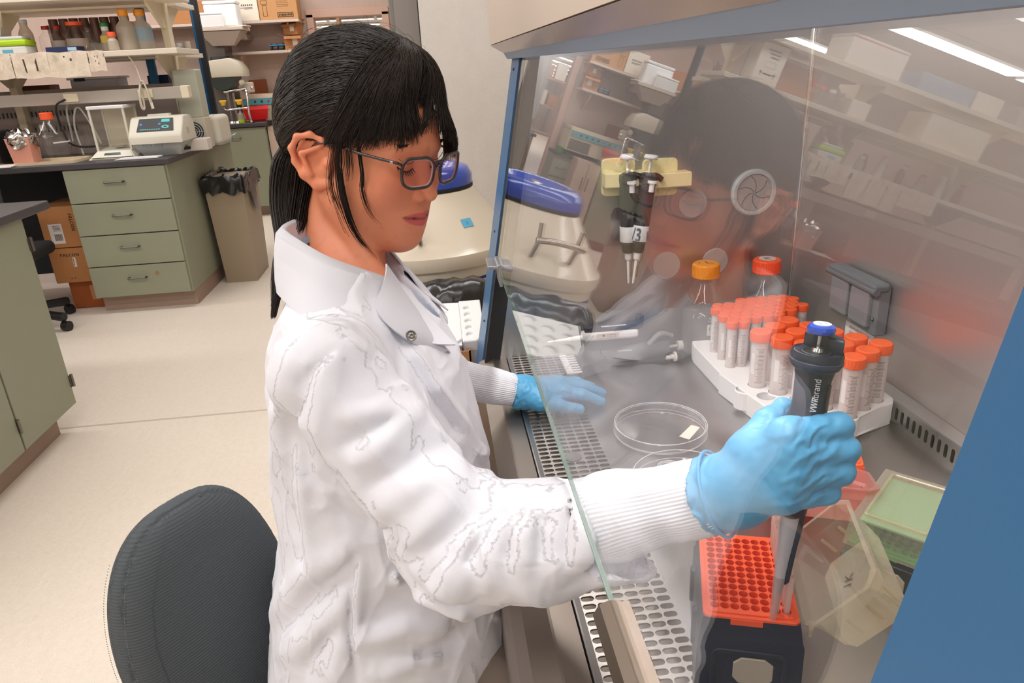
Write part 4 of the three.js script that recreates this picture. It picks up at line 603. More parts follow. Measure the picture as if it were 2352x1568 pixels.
  const rk = thing('tool_rack', 'dark wire rack with green tools and white tags on the back shelf', 'rack', [-1.73, 1.845, -5.55]); mk('rack', G([rb(.16, .03, .12, 0, .02, 0, .004), ...Array.from({ length: 10 }, (_, i) => rod([-.07 + i * .015, .03, .02], [-.075 + i * .016, .11 + .02 * (i % 3), .03], .004, 6))]), M(0x1d3d2a, .5), rk); mk('cup', cy(.045, .04, .08, -.03, -.05 + .09, .05, 18), M(0x3a7a4a, .4), rk); mk('wires', tb([[-.06, .06, .07], [0, -.01, .09], [.07, .05, .08], [.03, .12, .05], [-.05, .11, .06]], .004, 40, 6, true), M(0xa01828, .4), rk);
  for (const [x, y, z, r, h, c, l] of [[-1.72, 1.532, -5.6, .03, .08, m.lgrey, 'white tub with a green label on the back shelf'], [-1.655, 1.532, -5.6, .022, .09, M(0xc8b8ae, .5), 'narrow pinkish tub beside the green labelled tub']]) jar('shelf_tub', l, 'tub', [x, y, z], [[.0001, 0], [r, 0], [r, h], [.0001, h]], c, 0, 0, 0, 0, x < -1.7 ? [[r + .0006, .02, .05, m.green]] : []);
}
// ---------- under the bench ----------
{
  const fal = (txt, rot) => (b, w, h, d) => { mk('print', new THREE.PlaneGeometry(w * .96, h * .94).translate(0, h / 2, d / 2 + .001), ink(256, 256, (g) => { g.clearRect(0, 0, 256, 256); g.fillStyle = 'rgba(45,30,20,.85)'; g.font = 'bold 30px sans-serif'; if (rot) { g.save(); g.translate(180, 40); g.rotate(PI / 2); g.fillText(txt, 0, 0, 120); g.restore(); g.fillStyle = '#e9e0da'; g.fillRect(40, 104, 84, 132); g.fillStyle = '#2b2422'; for (let i = 0; i < 5; i++) g.fillRect(66, 116 + i * 8, 46, 3); for (let i = 0; i < 13; i++) g.fillRect(66 + i * 3.6, 172, i % 3 ? 1.5 : 2.6, 44); } else { g.fillText(txt, 60, 56, 120); g.fillStyle = '#ece4df'; g.fillRect(128, 66, 20, 74); g.fillStyle = 'rgba(45,30,20,.85)'; g.fillRect(132, 72, 4, 60); g.fillRect(90, 226, 12, 5); g.fillRect(112, 224, 6, 8); } }), b); };
  carton('cardboard_box', 'orange brown cardboard box with a barcode label, topmost under the bench', [-2.375, .42, -4.93], .26, .26, .36, m.card, fal('FALCON', true));
  carton('cardboard_box', 'orange brown cardboard box in the middle of the stack under the bench', [-2.37, .19, -4.93], .27, .225, .36, m.card, fal('FALCON', false));
  carton('cardboard_box', 'flattened brown cardboard box on the floor at the bottom of the stack', [-2.33, .002, -4.95], .26, .185, .3, M(0xa85a2a, .8), (b, w, h, d) => mk('tape', bx(.05, .1, .001, .02, h * .55, d / 2 + .001), M(0xc98a5a, .4), b));
  // black task chair
  const ch = thing('task_chair', 'black task chair pushed under the long bench', 'chair', [-2.62, 0, -4.28]);
  mk('backrest', rb(.40, .42, .05, -.02, .72, .05, .11, 5).rotateX(-.06), M(0x1e1f21, .6), ch); mk('back_shell', rb(.43, .45, .03, -.02, .72, .025, .12, 5).rotateX(-.06), M(0x2c2d30, .45), ch); mk('seat', rb(.46, .08, .44, 0, .46, -.16, .035, 3), M(0x1a1b1d, .8), ch); mk('back_post', tb([[0, .40, -.1], [0, .42, .12], [0, .55, .10], [0, .75, .07]], .02, 20, 8), m.black, ch); mk('gas_column', cy(.025, .03, .3, 0, .26, -.14, 16), m.black, ch);
  for (let i = 0; i < 5; i++) { const a = i / 5 * TAU + .25, x = Math.cos(a), z = Math.sin(a); const l = mk('base_leg', G([rod([0, .13, -.14], [x * .33, .085, -.14 + z * .33], .02, 8, .028)]), m.black, ch); mk('caster', cy(.03, .03, .04, 0, 0, 0, 16).rotateZ(PI / 2).rotateY(-a).translate(x * .33, .03, -.14 + z * .33), m.black, l); }
}
// ---------- waste bin ----------
{
  const b = thing('waste_bin', 'tall tan waste bin lined with a black bag', 'bin', [-1.47, 0, -5.36], 0);
  const q = (x, y, z) => [x, y, z];
  mk('bin_body', toCreasedNormals(hexa([[-.10, 0, .2], [.115, 0, .2], [.11, 0, -.2], [-.10, 0, -.2], [-.125, .73, .225], [.135, .73, .225], [.135, .73, -.225], [-.125, .73, -.225]]), .3), m.tan, b);
  const rows = []; const ring = [[-.13, .23], [0, .235], [.14, .23], [.145, 0], [.14, -.23], [0, -.235], [-.13, -.23], [-.135, 0]];
  for (let i = 0; i <= 7; i++) { const r = []; for (let k = 0; k <= 48; k++) { const t = k / 48 * 8, a = ring[Math.floor(t) % 8], c = ring[(Math.floor(t) + 1) % 8], f = t % 1; const nx = noise3(k % 48 * .55, i * .8, 1), s = [1.05, 1.06, 1.05, 1.0, .9, .85, .82, .8][i], y = [.64, .68, .735, .755, .75, .70, .62, .5][i]; r.push([(a[0] + (c[0] - a[0]) * f) * (s + .06 * nx), y + .025 * noise3(k % 48 * .4, i * .5, 8) * (i < 4 ? 1 : .4), (a[1] + (c[1] - a[1]) * f) * (s + .05 * nx)]); } r[48] = r[0]; rows.push(r); }
  mk('bag', G([sheet(rows.reverse()).toNonIndexed(), slab([[[.147, .72, -.03], [.15, .72, .05], [.148, .72, .12]], [[.155, .6, -.04], [.162, .6, .04], [.155, .6, .10]], [[.155, .45, -.06], [.16, .47, -.02], [.156, .50, .06]]], .002)]), m.bag, b);
}
// ---------- far bench and wall shelf things ----------
{
  carton('carton', 'white carton with faded printing on the far upper shelf', [-1.80, 1.907, -8.40], .235, .24, .24, m.paper, (b, w, h, d) => mk('print', new THREE.PlaneGeometry(w, h).translate(0, h / 2, d / 2 + .001), ink(128, 128, (g) => { g.clearRect(0, 0, 128, 128); g.fillStyle = 'rgba(70,64,60,.7)'; g.font = '14px sans-serif'; for (let i = 0; i < 6; i++) g.fillRect(40 + i * 11, 46, 7, 9); g.fillRect(34, 62, 66, 3); g.fillRect(56, 68, 44, 3); }), b));
  carton('carton', 'brown carton with a drawn outline on the far upper shelf', [-1.485, 1.907, -8.41], .385, .25, .24, m.card2, (b, w, h, d) => mk('print', new THREE.PlaneGeometry(w, h).translate(0, h / 2, d / 2 + .001), ink(192, 128, (g) => { g.clearRect(0, 0, 192, 128); g.strokeStyle = 'rgba(90,50,20,.9)'; g.lineWidth = 2; g.strokeRect(14, 36, 30, 16); g.strokeRect(20, 58, 20, 52); g.strokeStyle = '#2a1a10'; g.lineWidth = 3; g.strokeRect(92, 96, 76, 20); g.fillStyle = '#2a1a10'; for (let i = 0; i < 9; i++) g.fillRect(97 + i * 7.6, 101, 5, 10); g.fillStyle = 'rgba(90,50,20,.7)'; for (let i = 0; i < 4; i++) g.fillRect(90, 40 + i * 8, 60, 2); }), b));
  carton('carton', 'long plain carton at the hidden end of the far upper shelf', [-2.35, 1.907, -8.40], .5, .2, .26, m.card);
  const ob = (lab, x, y, z, w, h, d, turn) => { const b = thing('open_carton', lab, 'box', [x, y, z], turn); mk('box_body', G([bx(w, h, .003, 0, h / 2, d / 2), bx(w, h, .003, 0, h / 2, -d / 2), bx(.003, h, d, -w / 2, h / 2, 0), bx(.003, h, d, w / 2, h / 2, 0), bx(w, .003, d, 0, .002, 0)]), m.card, b); mk('flap', G([bx(w, .003, .06, 0, 0, .03).rotateX(.5).translate(0, h, d / 2), bx(.06, .003, d, .03, 0, 0).rotateZ(.7).translate(w / 2, h, 0), bx(.06, .003, d, -.03, 0, 0).rotateZ(-.4).translate(-w / 2, h, 0)]), m.card, b); mk('label', bx(w * .3, h * .5, .001, .02, h * .55, d / 2 + .002), m.paper, b); return b; };
  ob('open orange brown carton on the far lower shelf', -1.40, 1.617, -8.40, .17, .13, .16, .15); ob('second open carton stacked tilted on top of the open carton', -1.385, 1.76, -8.41, .15, .11, .14, -.25);
  const br = thing('tube_rack', 'small black and blue rack on the far lower shelf', 'rack', [-1.56, 1.617, -8.38]); mk('rack', G([bx(.15, .012, .05, 0, .012, 0), ...[-.06, 0, .06].map((x) => bx(.012, .06, .05, x, .035, 0))]), m.black, br); mk('rail', G([rod([-.08, .05, .02], [.08, .05, .02], .007, 8), rod([-.08, .045, -.02], [.08, .045, -.02], .007, 8)]), M(0x2b8bc0, .4), br);
  const bd = mk('brown_board', rb(.19, .2, .012, -1.87, 1.25, -8.57, .01), M(0x9a5230, .7)); tag(bd, 'small brown board leaning on the pink wall behind the faucet', 'board'); { const bd2 = bd; bd2.position.y = -.01; }
  // imaging instrument on a dark column with a bracket shelf and foam boxes
  const g = thing('imaging_instrument', 'round bellied imaging instrument on a dark grey column', 'instrument', [-2.126, CT, -8.03]);
  mk('column', rb(.24, .78, .3, 0, .39, -.1, .01), M(0x6e645c, .5), g); mk('head', toCreasedNormals(ex([[-.13, .06], [-.10, .12], [.12, .14], [.19, .11], [.235, .04], [.235, -.01], [-.13, -.01]], .26, .012, [], 2).translate(.05, .46, -.05), .7), M(0xd5cbb6, .45), g); mk('belly', toCreasedNormals(ex(Array.from({ length: 13 }, (_, i) => [.03 + .13 * Math.cos(PI + i / 12 * PI), .13 * Math.sin(PI + i / 12 * PI)]), .24, .006).translate(.05, .45, -.04), .7), M(0x39413c, .35), g); mk('top_knob', cy(.09, .10, .04, .07, .61, .08, 24), m.black, g); mk('side_button', G([sp(.03, .26, .38, .18, 12), rb(.1, .1, .06, .30, .33, .1, .01)]), M(0xcfc4b0, .5), g);
  const bs = thing('bracket_shelf', 'pale shelf on a wedge bracket above the imaging instrument', 'shelf', [-2.0, 1.822, -8.03]); mk('board', rb(.45, .03, .34, 0, .0, 0, .004), M(0xd8c8b8, .5), bs); mk('wedge', hexa([[-.10, -.15, .1], [.10, -.15, .1], [.06, -.15, -.15], [-.06, -.15, -.15], [-.2, -.02, .15], [.2, -.02, .15], [.2, -.02, -.15], [-.2, -.02, -.15]]), M(0xb8a698, .5), bs); mk('bag_edge', rb(.1, .012, .2, .21, .022, .03, .005), M(0xe4dcd4, .3), bs);
  mk('back_post', rb(.3, .06, .44, -.0, -.06, -.34, .006), M(0xb8a698, .5), bs);
  const fb = thing('foam_box', 'large white foam box behind the small foam box', 'box', [-1.985, 1.839, -8.07]); mk('box_body', rb(.31, .21, .2, 0, .106, 0, .02, 2), m.foam, fb); mk('lid', rb(.315, .03, .205, 0, .225, 0, .012, 2), m.foam, fb);
  const fb2 = thing('foam_box', 'small white foam box at the front of the bracket shelf', 'box', [-2.08, 1.839, -7.92]); mk('box_body', rb(.24, .11, .08, 0, .056, 0, .008), m.foam, fb2); mk('lid', rb(.24, .02, .082, 0, .122, 0, .006), m.foam, fb2);
  // faucet and sink things
  const fc = thing('laboratory_faucet', 'chrome laboratory faucet with two yellow handles', 'faucet', [-1.965, CT, -7.79 - .06]);
  mk('pipework', G([tb([[-.06, 0, 0], [-.06, .30, 0]], .010, 8, 10), tb([[.0, .0, .02], [0, .29, .02]], .010, 8, 10), tb([[-.09, .30, 0], [.0, .31, .0], [.13, .32, .0]], .013, 12, 10), tb([[.1, .31, 0], [.14, .29, .05], [.14, .10, .09], [.15, .0, .10]], .012, 20, 10), tb([[-.11, .15, .0], [-.08, .13, .03], [.06, .14, .05], [.14, .14, .08]], .011, 20, 10), tb([[.15, .01, .10], [.17, -.0, .12]], .016, 6, 10), cy(.03, .035, .02, -.06, .01, 0, 16), cy(.03, .035, .02, 0, .01, .02, 16), sp(.018, .19, .325, 0, 10)]), m.chrome, fc);
  for (const [x, z] of [[-.11, .03], [.05, .05]]) mk('handle', G([cy(.03, .018, .04, x, .195, z, 10), rb(.07, .018, .018, x, .215, z, .006)]), M(0xf0c030, .4), fc);
  const rt = thing('red_tray', 'bright red plastic tray beside the faucet', 'tray', [-1.79, CT, -7.92], .15); mk('tray', hexa([[-.10, .02, .07], [.10, .02, .07], [.10, .02, -.07], [-.10, .02, -.07], [-.12, .12, .09], [.12, .12, .09], [.12, .15, -.09], [-.12, .15, -.09]]), m.red, rt); mk('foot', bx(.16, .02, .1, 0, .01, 0), M(0xb51414, .5), rt);
  const sm = thing('wash_bottle', 'small bottle with a lime green base beside the faucet', 'bottle', [-1.93, CT, -7.84]); mk('vessel', la(bprof(.03, .12, .012), 16), cloudy, sm); mk('base_cup', cy(.034, .034, .03, 0, .016, 0, 16), m.lime, sm);
  const mt = mk('drain_mat', rb(.10, .006, .12, -1.62, CT + .003, -7.85, .002), m.black); tag(mt, 'small black drain mat to the right of the red tray', 'mat');
  const dr = thing('drawer_cabinet', 'small green drawer cabinet beside the far doorway', 'cabinet', [-1.40, 0, -8.28]); mk('carcass', bx(.21, .85, .5, .02, .43, -.04), m.sage, dr); for (let i = 0; i < 4; i++) { const d = mk('drawer_front', rb(.205, .19, .02, .02, .12 + i * .2, .215, .003), m.sage, dr); handle(.08, d, .02, .13 + i * .2, .225); } dr.position.set(-1.325, 0, -8.32); mk('top_slab', bx(.22, .03, .53, .02, .87, -.03), m.slate, dr);
  const gb = thing('green_tub', 'bright green tub on the small drawer cabinet', 'tub', [-1.305, .886, -8.28]); mk('tub', cy(.07, .06, .06, 0, .03, 0, 20), M(0x52b828, .4), gb); mk('tubes', G([rod([-.02, .05, 0], [-.03, .11, 0], .008, 8), rod([.02, .05, 0], [.02, .11, .01], .008, 8)]), m.whitep, gb);
  const mi = thing('tall_freezer', 'tall grey freezer with panel doors behind the white partition', 'freezer', [-.115, 0, -2.96]); mk('cabinet_body', bx(.7, 1.98, .80, .352, .99, -.455), M(0x8f8882, .5), mi); for (const [y, h] of [[.4, .7], [1.0, .45], [1.45, .4], [1.82, .28]]) { mk('panel_door', rb(.02, h, .72, -.008, y, -.46, .004), M(0x8c8680, .45), mi); } mk('front_edge', rb(.09, 2.3, .012, .047, 1.15, -.045, .003), M(0x87807a, .5), mi);
  // next laboratory through the doorway
  const nb = thing('bench', 'pale bench with white jugs seen through the far doorway', 'bench', [-.4, 0, -10.4]); mk('carcass', bx(1.6, .88, .8, 0, .44, 0), M(0xb9aa9c, .5), nb); mk('countertop', bx(1.66, .04, .86, 0, .9, 0), m.slate, nb);
  for (const [x, l] of [[-.75, 'white jug closest to the jamb in the next laboratory'], [-.5, 'white jug farther from the jamb in the next laboratory']]) { const j = thing('jug', l, 'jug', [x, .921, -10.3]); mk('vessel', la([[.0001, 0], [.09, 0], [.1, .02], [.1, .17], [.085, .21], [.035, .25], [.035, .29], [.0001, .29]], 20), m.whitep, j); mk('handle', tb([[.04, .26, 0], [.1, .26, 0], [.1, .19, 0]], .012, 12, 8), m.whitep, j); }
  const sc = thing('microscope', 'dark microscope on the bench in the next laboratory', 'microscope', [-.2, .921, -10.35]); mk('stand', G([rb(.18, .05, .24, 0, .025, 0, .01), rb(.09, .34, .07, 0, .2, -.08, .02)]), m.dgrey, sc); mk('head', G([rod([0, .36, -.06], [0, .44, .12], .04, 12), cy(.02, .02, .12, 0, .24, .06, 12)]), m.lgrey, sc);
  const sh = thing('shelf_unit', 'tall wooden shelf unit in the next laboratory', 'shelving', [-1.72, 0, -11.4]); mk('frame', G([bx(.04, 2.3, .3, -.5, 1.15, 0), bx(.04, 2.3, .3, .5, 1.15, 0), ...[.9, 1.3, 1.7, 2.1].map((y) => bx(1, .03, .3, 0, y, 0))]), M(0xb98a62, .6), sh); for (let i = 0; i < 10; i++) mk('carton', bx(.16, .16 + .05 * (i % 3), .2, -.4 + (i % 5) * .2, 1.42 + .4 * (i / 5 | 0) - (i % 3 ? 0 : .01), 0), i % 2 ? m.card : m.paper, sh);
}
// ---------- storage dewar, lined bin and foam racks left of the cabinet ----------
{
  const d = thing('storage_dewar', 'big cream storage dewar with a glossy blue lid', 'dewar', [-.055, 0, -2.13]);
  const cr = M(0xded2bd, .28, { clearcoat: .7, clearcoatRoughness: .15 });
  mk('vessel', lac([[.0001, .02], [.24, .02], [.262, .04], [.265, .45], [.265, .855], [.272, .862], [.276, .88], [.272, .898], [.255, .912], [.165, 1.03], [.155, 1.045], [.145, 1.05], [.0001, 1.05]], 72, .5), cr, d);
  for (const [y, c] of [[.825, 0x2a3a7a], [.80, 0x7a4a4a]]) mk('stripe', la([[.2656, y - .004], [.2656, y + .004]], 64), M(c, .4), d);
  const L = mk('lid', lac([[.0001, 1.083], [.07, 1.083], [.085, 1.088], [.105, 1.108], [.122, 1.111], [.142, 1.102], [.153, 1.082], [.153, 1.058], [.146, 1.052], [.0001, 1.052]], 64, .7), m.cobalt, d);
  mk('lid_skirt', la([[.150, 1.046], [.1535, 1.048], [.1535, 1.058], [.150, 1.06]], 64), m.rubber, L);
  mk('lid_handle', G([rb(.024, .012, .06, 0, 1.10, 0, .005), rb(.016, .02, .016, 0, 1.09, .022, .004), rb(.016, .02, .016, 0, 1.09, -.022, .004)]), m.chrome, L);
  const hb = (a) => { const ri = V(Math.sin(a), 0, Math.cos(a)), t = V(Math.cos(a), 0, -Math.sin(a)); const at = (u, r, y) => [ri.x * r + t.x * u, y, ri.z * r + t.z * u]; mk('side_handle', G([rod(at(-.06, .235, .935), at(-.06, .255, .99), .007, 8), rod(at(.06, .235, .935), at(.06, .255, .99), .007, 8), tb([at(-.075, .265, .985), at(-.03, .275, .992), at(.03, .275, .992), at(.075, .265, .985)], .009, 16, 8), rod(at(-.06, .25, .985), at(-.065, .245, 1.03), .006, 8), rod(at(.06, .25, .985), at(.065, .245, 1.03), .006, 8)]), M(0xb5aca0, .25, { metalness: 1 }), d); };
  hb(-.28); hb(2.86);
  const tape = (a, t) => { const r = .208, y = .97, g = new THREE.PlaneGeometry(.034, .026).rotateX(-.66).translate(0, y, r + .004).rotateY(a); mk('tape', g, label(64, 48, (k) => { k.fillStyle = '#5fb4d8'; k.fillRect(0, 0, 64, 48); if (t) { k.fillStyle = '#2b4a60'; k.font = '26px sans-serif'; k.fillText(t, 24, 34); } }), d); };
  tape(.62, '3'); tape(-.75, '');
  // lined bin
  const b = thing('lined_waste_box', 'waste box draped with a crumpled black plastic bag', 'bin', [-.07, 0, -1.81]);
  mk('box_body', bx(.30, .74, .07, 0, .37, .015), M(0x5a4a3c, .8), b);
  const rows = []; const P = [[.84, -.025], [.862, .02], [.855, .055], [.83, .075], [.80, .088], [.765, .082], [.73, .094], [.70, .085], [.62, .09], [.5, .085]];
  P.forEach(([y, z], i) => { const r = []; for (let k = 0; k <= 40; k++) { const x = -.20 + .41 * k / 40; const e = Math.max(0, Math.abs(x) - .16) * 2; r.push([x, y + .010 * noise3(k * .16, i * .6, 3) - e * .4 * (i < 3 ? 1 : .2), z + .012 * noise3(k * .16, i * 1.1, 6) + .004 * noise3(k * .6, i * 1.7, 2) - e * .9]); } rows.push(r); });
  mk('bag', slab(rows.map((r) => [...r].reverse()), -.002), m.bag, b);
  mk('sticker', cy(.03, .03, .001, 0, 0, 0, 32).rotateX(PI / 2 - .2).translate(-.055, .80, .108), label(96, 96, (g) => { g.fillStyle = '#d5d2cf'; g.fillRect(0, 0, 96, 96); g.fillStyle = '#b8254a'; g.beginPath(); g.arc(30, 58, 16, 0, 7); g.fill(); g.fillStyle = '#7a7a78'; for (let i = 0; i < 5; i++) g.fillRect(48, 24 + i * 8, 30, 4); g.fillStyle = '#f2dede'; g.font = 'bold 20px sans-serif'; g.fillText('R', 23, 65); }), b);
  // carton with two moulded foam racks
  const c = thing('cardboard_box', 'open brown carton holding the foam racks beside the cabinet', 'box', [-.085, 0, -1.625]);
  mk('box_body', buv(G([bx(.25, .76, .004, 0, .38, .088), bx(.25, .76, .004, 0, .38, -.088), bx(.004, .76, .18, -.123, .38, 0), bx(.004, .76, .18, .123, .38, 0), bx(.25, .004, .18, 0, .5, 0)])), m.card, c); mk('label', bx(.03, .06, .001, .07, .66, .0908), m.paper, c);
  const fr = (lab, x0, x1, z0, z1, y, dots, r, tilt) => { const f = thing('foam_rack', lab, 'foam rack', [(x0 + x1) / 2, y + .004, (z0 + z1) / 2]); f.rotation.set(.26, 0, tilt); const w = x1 - x0, d = z1 - z0; mk('foam_block', buv(G([ex([[-w / 2, -d / 2], [w / 2 - .02, -d / 2], [w / 2, -d / 2 + .02], [w / 2, d / 2], [-w / 2, d / 2]], .026, .002, dots.map(([a, b]) => circ(r, 22, a, b).reverse())).rotateX(-PI / 2).translate(0, -.02, 0), bx(w, .004, d, 0, .0, 0), bx(w, .06, d, 0, -.05, 0)])), m.foam, f); };
  const big = []; for (let i = 0; i < 4; i++) for (let j = 0; j < 4; j++) { const x = -.075 + i * .048, z = -.066 + j * .044 + (i % 2) * .018; if (z < .07 && x < .085) big.push([x, z]); }
  fr('white foam rack with large round wells in the open carton', -.20, .022, -1.712, -1.54, .792, big, .0185, -.03);
  fr('white foam rack with small round wells beside the large welled rack', .026, .075, -1.72, -1.55, .79, [[-.008, -.06], [-.008, -.032], [-.008, -.004], [-.008, .024], [-.008, .052]], .0105, .0);
}
// ---------- smooth bodies: distance fields meshed with surface nets ----------
const sm = (a, b, k) => { const h = Math.max(k - Math.abs(a - b), 0) / k; return Math.min(a, b) - h * h * k * .25; };
const smax = (a, b, k) => -sm(-a, -b, k);
const capD = (x, y, z, A, B, ra, rb) => { const bx_ = B[0] - A[0], by = B[1] - A[1], bz = B[2] - A[2], px = x - A[0], py = y - A[1], pz = z - A[2]; let t = (px * bx_ + py * by + pz * bz) / (bx_ * bx_ + by * by + bz * bz); t = t < 0 ? 0 : t > 1 ? 1 : t; const dx = px - bx_ * t, dy = py - by * t, dz = pz - bz * t; return Math.sqrt(dx * dx + dy * dy + dz * dz) - (ra + (rb - ra) * t); };
const sphD = (x, y, z, c, r) => Math.hypot(x - c[0], y - c[1], z - c[2]) - r;
const ellD = (x, y, z, c, r) => { const a = (x - c[0]) / r[0], b = (y - c[1]) / r[1], d = (z - c[2]) / r[2], k0 = Math.sqrt(a * a + b * b + d * d), k1 = Math.sqrt((a / r[0]) ** 2 + (b / r[1]) ** 2 + (d / r[2]) ** 2); return k1 < 1e-9 ? -Math.min(...r) : k0 * (k0 - 1) / k1; };
const smooth = (a, b, x) => { const t = Math.min(1, Math.max(0, (x - a) / (b - a))); return t * t * (3 - 2 * t); };
function sdfMesh(f, lo, hi, h, color) {
  const B = 6, nx = Math.ceil((hi[0] - lo[0]) / h / B) * B, ny = Math.ceil((hi[1] - lo[1]) / h / B) * B, nz = Math.ceil((hi[2] - lo[2]) / h / B) * B;
  const sx = nx + 1, sy = ny + 1, D = new Float32Array(sx * sy * (nz + 1)).fill(1), at = (i, j, k) => (k * sy + j) * sx + i, reach = h * B * .87 * 1.6, act = [];
  for (let c = 0; c < nz; c += B) for (let b = 0; b < ny; b += B) for (let a = 0; a < nx; a += B) {
    const v = f(lo[0] + (a + B / 2) * h, lo[1] + (b + B / 2) * h, lo[2] + (c + B / 2) * h);
    if (Math.abs(v) < reach) act.push([a, b, c]); else if (v < 0) for (let k = c; k <= c + B; k++) for (let j = b; j <= b + B; j++) for (let i = a; i <= a + B; i++) D[at(i, j, k)] = -1;
  }
  const done = new Uint8Array(D.length);
  for (const [a, b, c] of act) for (let k = c; k <= c + B; k++) for (let j = b; j <= b + B; j++) for (let i = a; i <= a + B; i++) { const q = at(i, j, k); if (!done[q]) { done[q] = 1; D[q] = f(lo[0] + i * h, lo[1] + j * h, lo[2] + k * h); } }
  const id = new Int32Array(D.length).fill(-1), P = [], I = [];
  for (const [a, b, c] of act) for (let k = c; k < c + B; k++) for (let j = b; j < b + B; j++) for (let i = a; i < a + B; i++) {
    let s = 0, X = 0, Y = 0, Z = 0, n = 0; const v = [];
    for (let q = 0; q < 8; q++) { const d = D[at(i + (q & 1), j + (q >> 1 & 1), k + (q >> 2))]; v.push(d); if (d < 0) s++; }
    if (s === 0 || s === 8) continue;
    for (let q = 0; q < 8; q++) for (const m_ of [1, 2, 4]) if (!(q & m_)) { const a0 = v[q], b0 = v[q | m_]; if (a0 < 0 !== b0 < 0) { const t = a0 / (a0 - b0); X += (q & 1) + (m_ === 1 ? t : 0); Y += (q >> 1 & 1) + (m_ === 2 ? t : 0); Z += (q >> 2) + (m_ === 4 ? t : 0); n++; } }
    id[at(i, j, k)] = P.length / 3; P.push(lo[0] + (i + X / n) * h, lo[1] + (j + Y / n) * h, lo[2] + (k + Z / n) * h);
  }
  const quad = (a, b, c, d, flip) => { if (a < 0 || b < 0 || c < 0 || d < 0) return; flip ? I.push(a, c, b, a, d, c) : I.push(a, b, c, a, c, d); };
  for (const [a, b, c] of act) for (let k = c; k < c + B; k++) for (let j = b; j < b + B; j++) for (let i = a; i < a + B; i++) {
    const o = D[at(i, j, k)] < 0;
    if (j && k && D[at(i + 1, j, k)] < 0 !== o) quad(id[at(i, j - 1, k - 1)], id[at(i, j, k - 1)], id[at(i, j, k)], id[at(i, j - 1, k)], !o);
    if (i && k && D[at(i, j + 1, k)] < 0 !== o) quad(id[at(i - 1, j, k - 1)], id[at(i - 1, j, k)], id[at(i, j, k)], id[at(i, j, k - 1)], !o);
    if (i && j && D[at(i, j, k + 1)] < 0 !== o) quad(id[at(i - 1, j - 1, k)], id[at(i, j - 1, k)], id[at(i, j, k)], id[at(i - 1, j, k)], !o);
  }
  const g = new THREE.BufferGeometry(); g.setAttribute('position', new THREE.Float32BufferAttribute(P, 3)); g.setIndex(I);
  // normals from the field
  const N = new Float32Array(P.length), e = h * .6, U = new Float32Array(P.length / 3 * 2), C = color ? new Float32Array(P.length) : null;
  for (let q = 0; q < P.length; q += 3) {
    const x = P[q], y = P[q + 1], z = P[q + 2]; const a = f(x + e, y, z) - f(x - e, y, z), b = f(x, y + e, z) - f(x, y - e, z), c = f(x, y, z + e) - f(x, y, z - e), l = Math.hypot(a, b, c) || 1;
    N[q] = a / l; N[q + 1] = b / l; N[q + 2] = c / l; const w = Math.abs(N[q]) > Math.abs(N[q + 2]) ? z : x; U[q / 3 * 2] = w; U[q / 3 * 2 + 1] = y;
    if (C) { const k = color(x, y, z); C[q] = k[0]; C[q + 1] = k[1]; C[q + 2] = k[2]; }
  }
  g.setAttribute('normal', new THREE.BufferAttribute(N, 3)); g.setAttribute('uv', new THREE.BufferAttribute(U, 2)); if (C) g.setAttribute('color', new THREE.BufferAttribute(C, 3));
  return g;
}
// thin strands: each is a list of points; three-sided, tapering
function strands(list, r0 = .0006, r1 = .0002) {
  const P = [], N = [], I = [], C = [];
  for (const s of list) {
    const n = s.length, base = P.length / 3, R = s.r ?? r0;
    for (let i = 0; i < n; i++) {
      const a = s[Math.max(i - 1, 0)], b = s[Math.min(i + 1, n - 1)]; let tx = b[0] - a[0], ty = b[1] - a[1], tz = b[2] - a[2]; const tl = Math.hypot(tx, ty, tz) || 1; tx /= tl; ty /= tl; tz /= tl;
      let ux = ty * .3 - tz * .9, uy = tz * .1 - tx * .3, uz = tx * .9 - ty * .1; const ul = Math.hypot(ux, uy, uz) || 1; ux /= ul; uy /= ul; uz /= ul; const vx = ty * uz - tz * uy, vy = tz * ux - tx * uz, vz = tx * uy - ty * ux;
      const r = R + (r1 - R) * Math.max(0, i / (n - 1) - .55) / .45;
      for (let k = 0; k < 3; k++) { const c = Math.cos(k * TAU / 3), d = Math.sin(k * TAU / 3), nx = ux * c + vx * d, ny = uy * c + vy * d, nz = uz * c + vz * d; P.push(s[i][0] + nx * r, s[i][1] + ny * r, s[i][2] + nz * r); N.push(nx, ny, nz); const q = s.c ?? 1; C.push(.010 * q, .0068 * q, .0052 * q); }
      if (i) for (let k = 0; k < 3; k++) { const a0 = base + (i - 1) * 3 + k, a1 = base + (i - 1) * 3 + (k + 1) % 3; I.push(a0, a0 + 3, a1, a1, a0 + 3, a1 + 3); }
    }
  }
  const g = new THREE.BufferGeometry(); g.setAttribute('position', new THREE.Float32BufferAttribute(P, 3)); g.setAttribute('normal', new THREE.Float32BufferAttribute(N, 3)); g.setAttribute('color', new THREE.Float32BufferAttribute(C, 3)); g.setIndex(I.map((v, i) => I[i - i % 3 + [0, 2, 1][i % 3]])); return g;
}
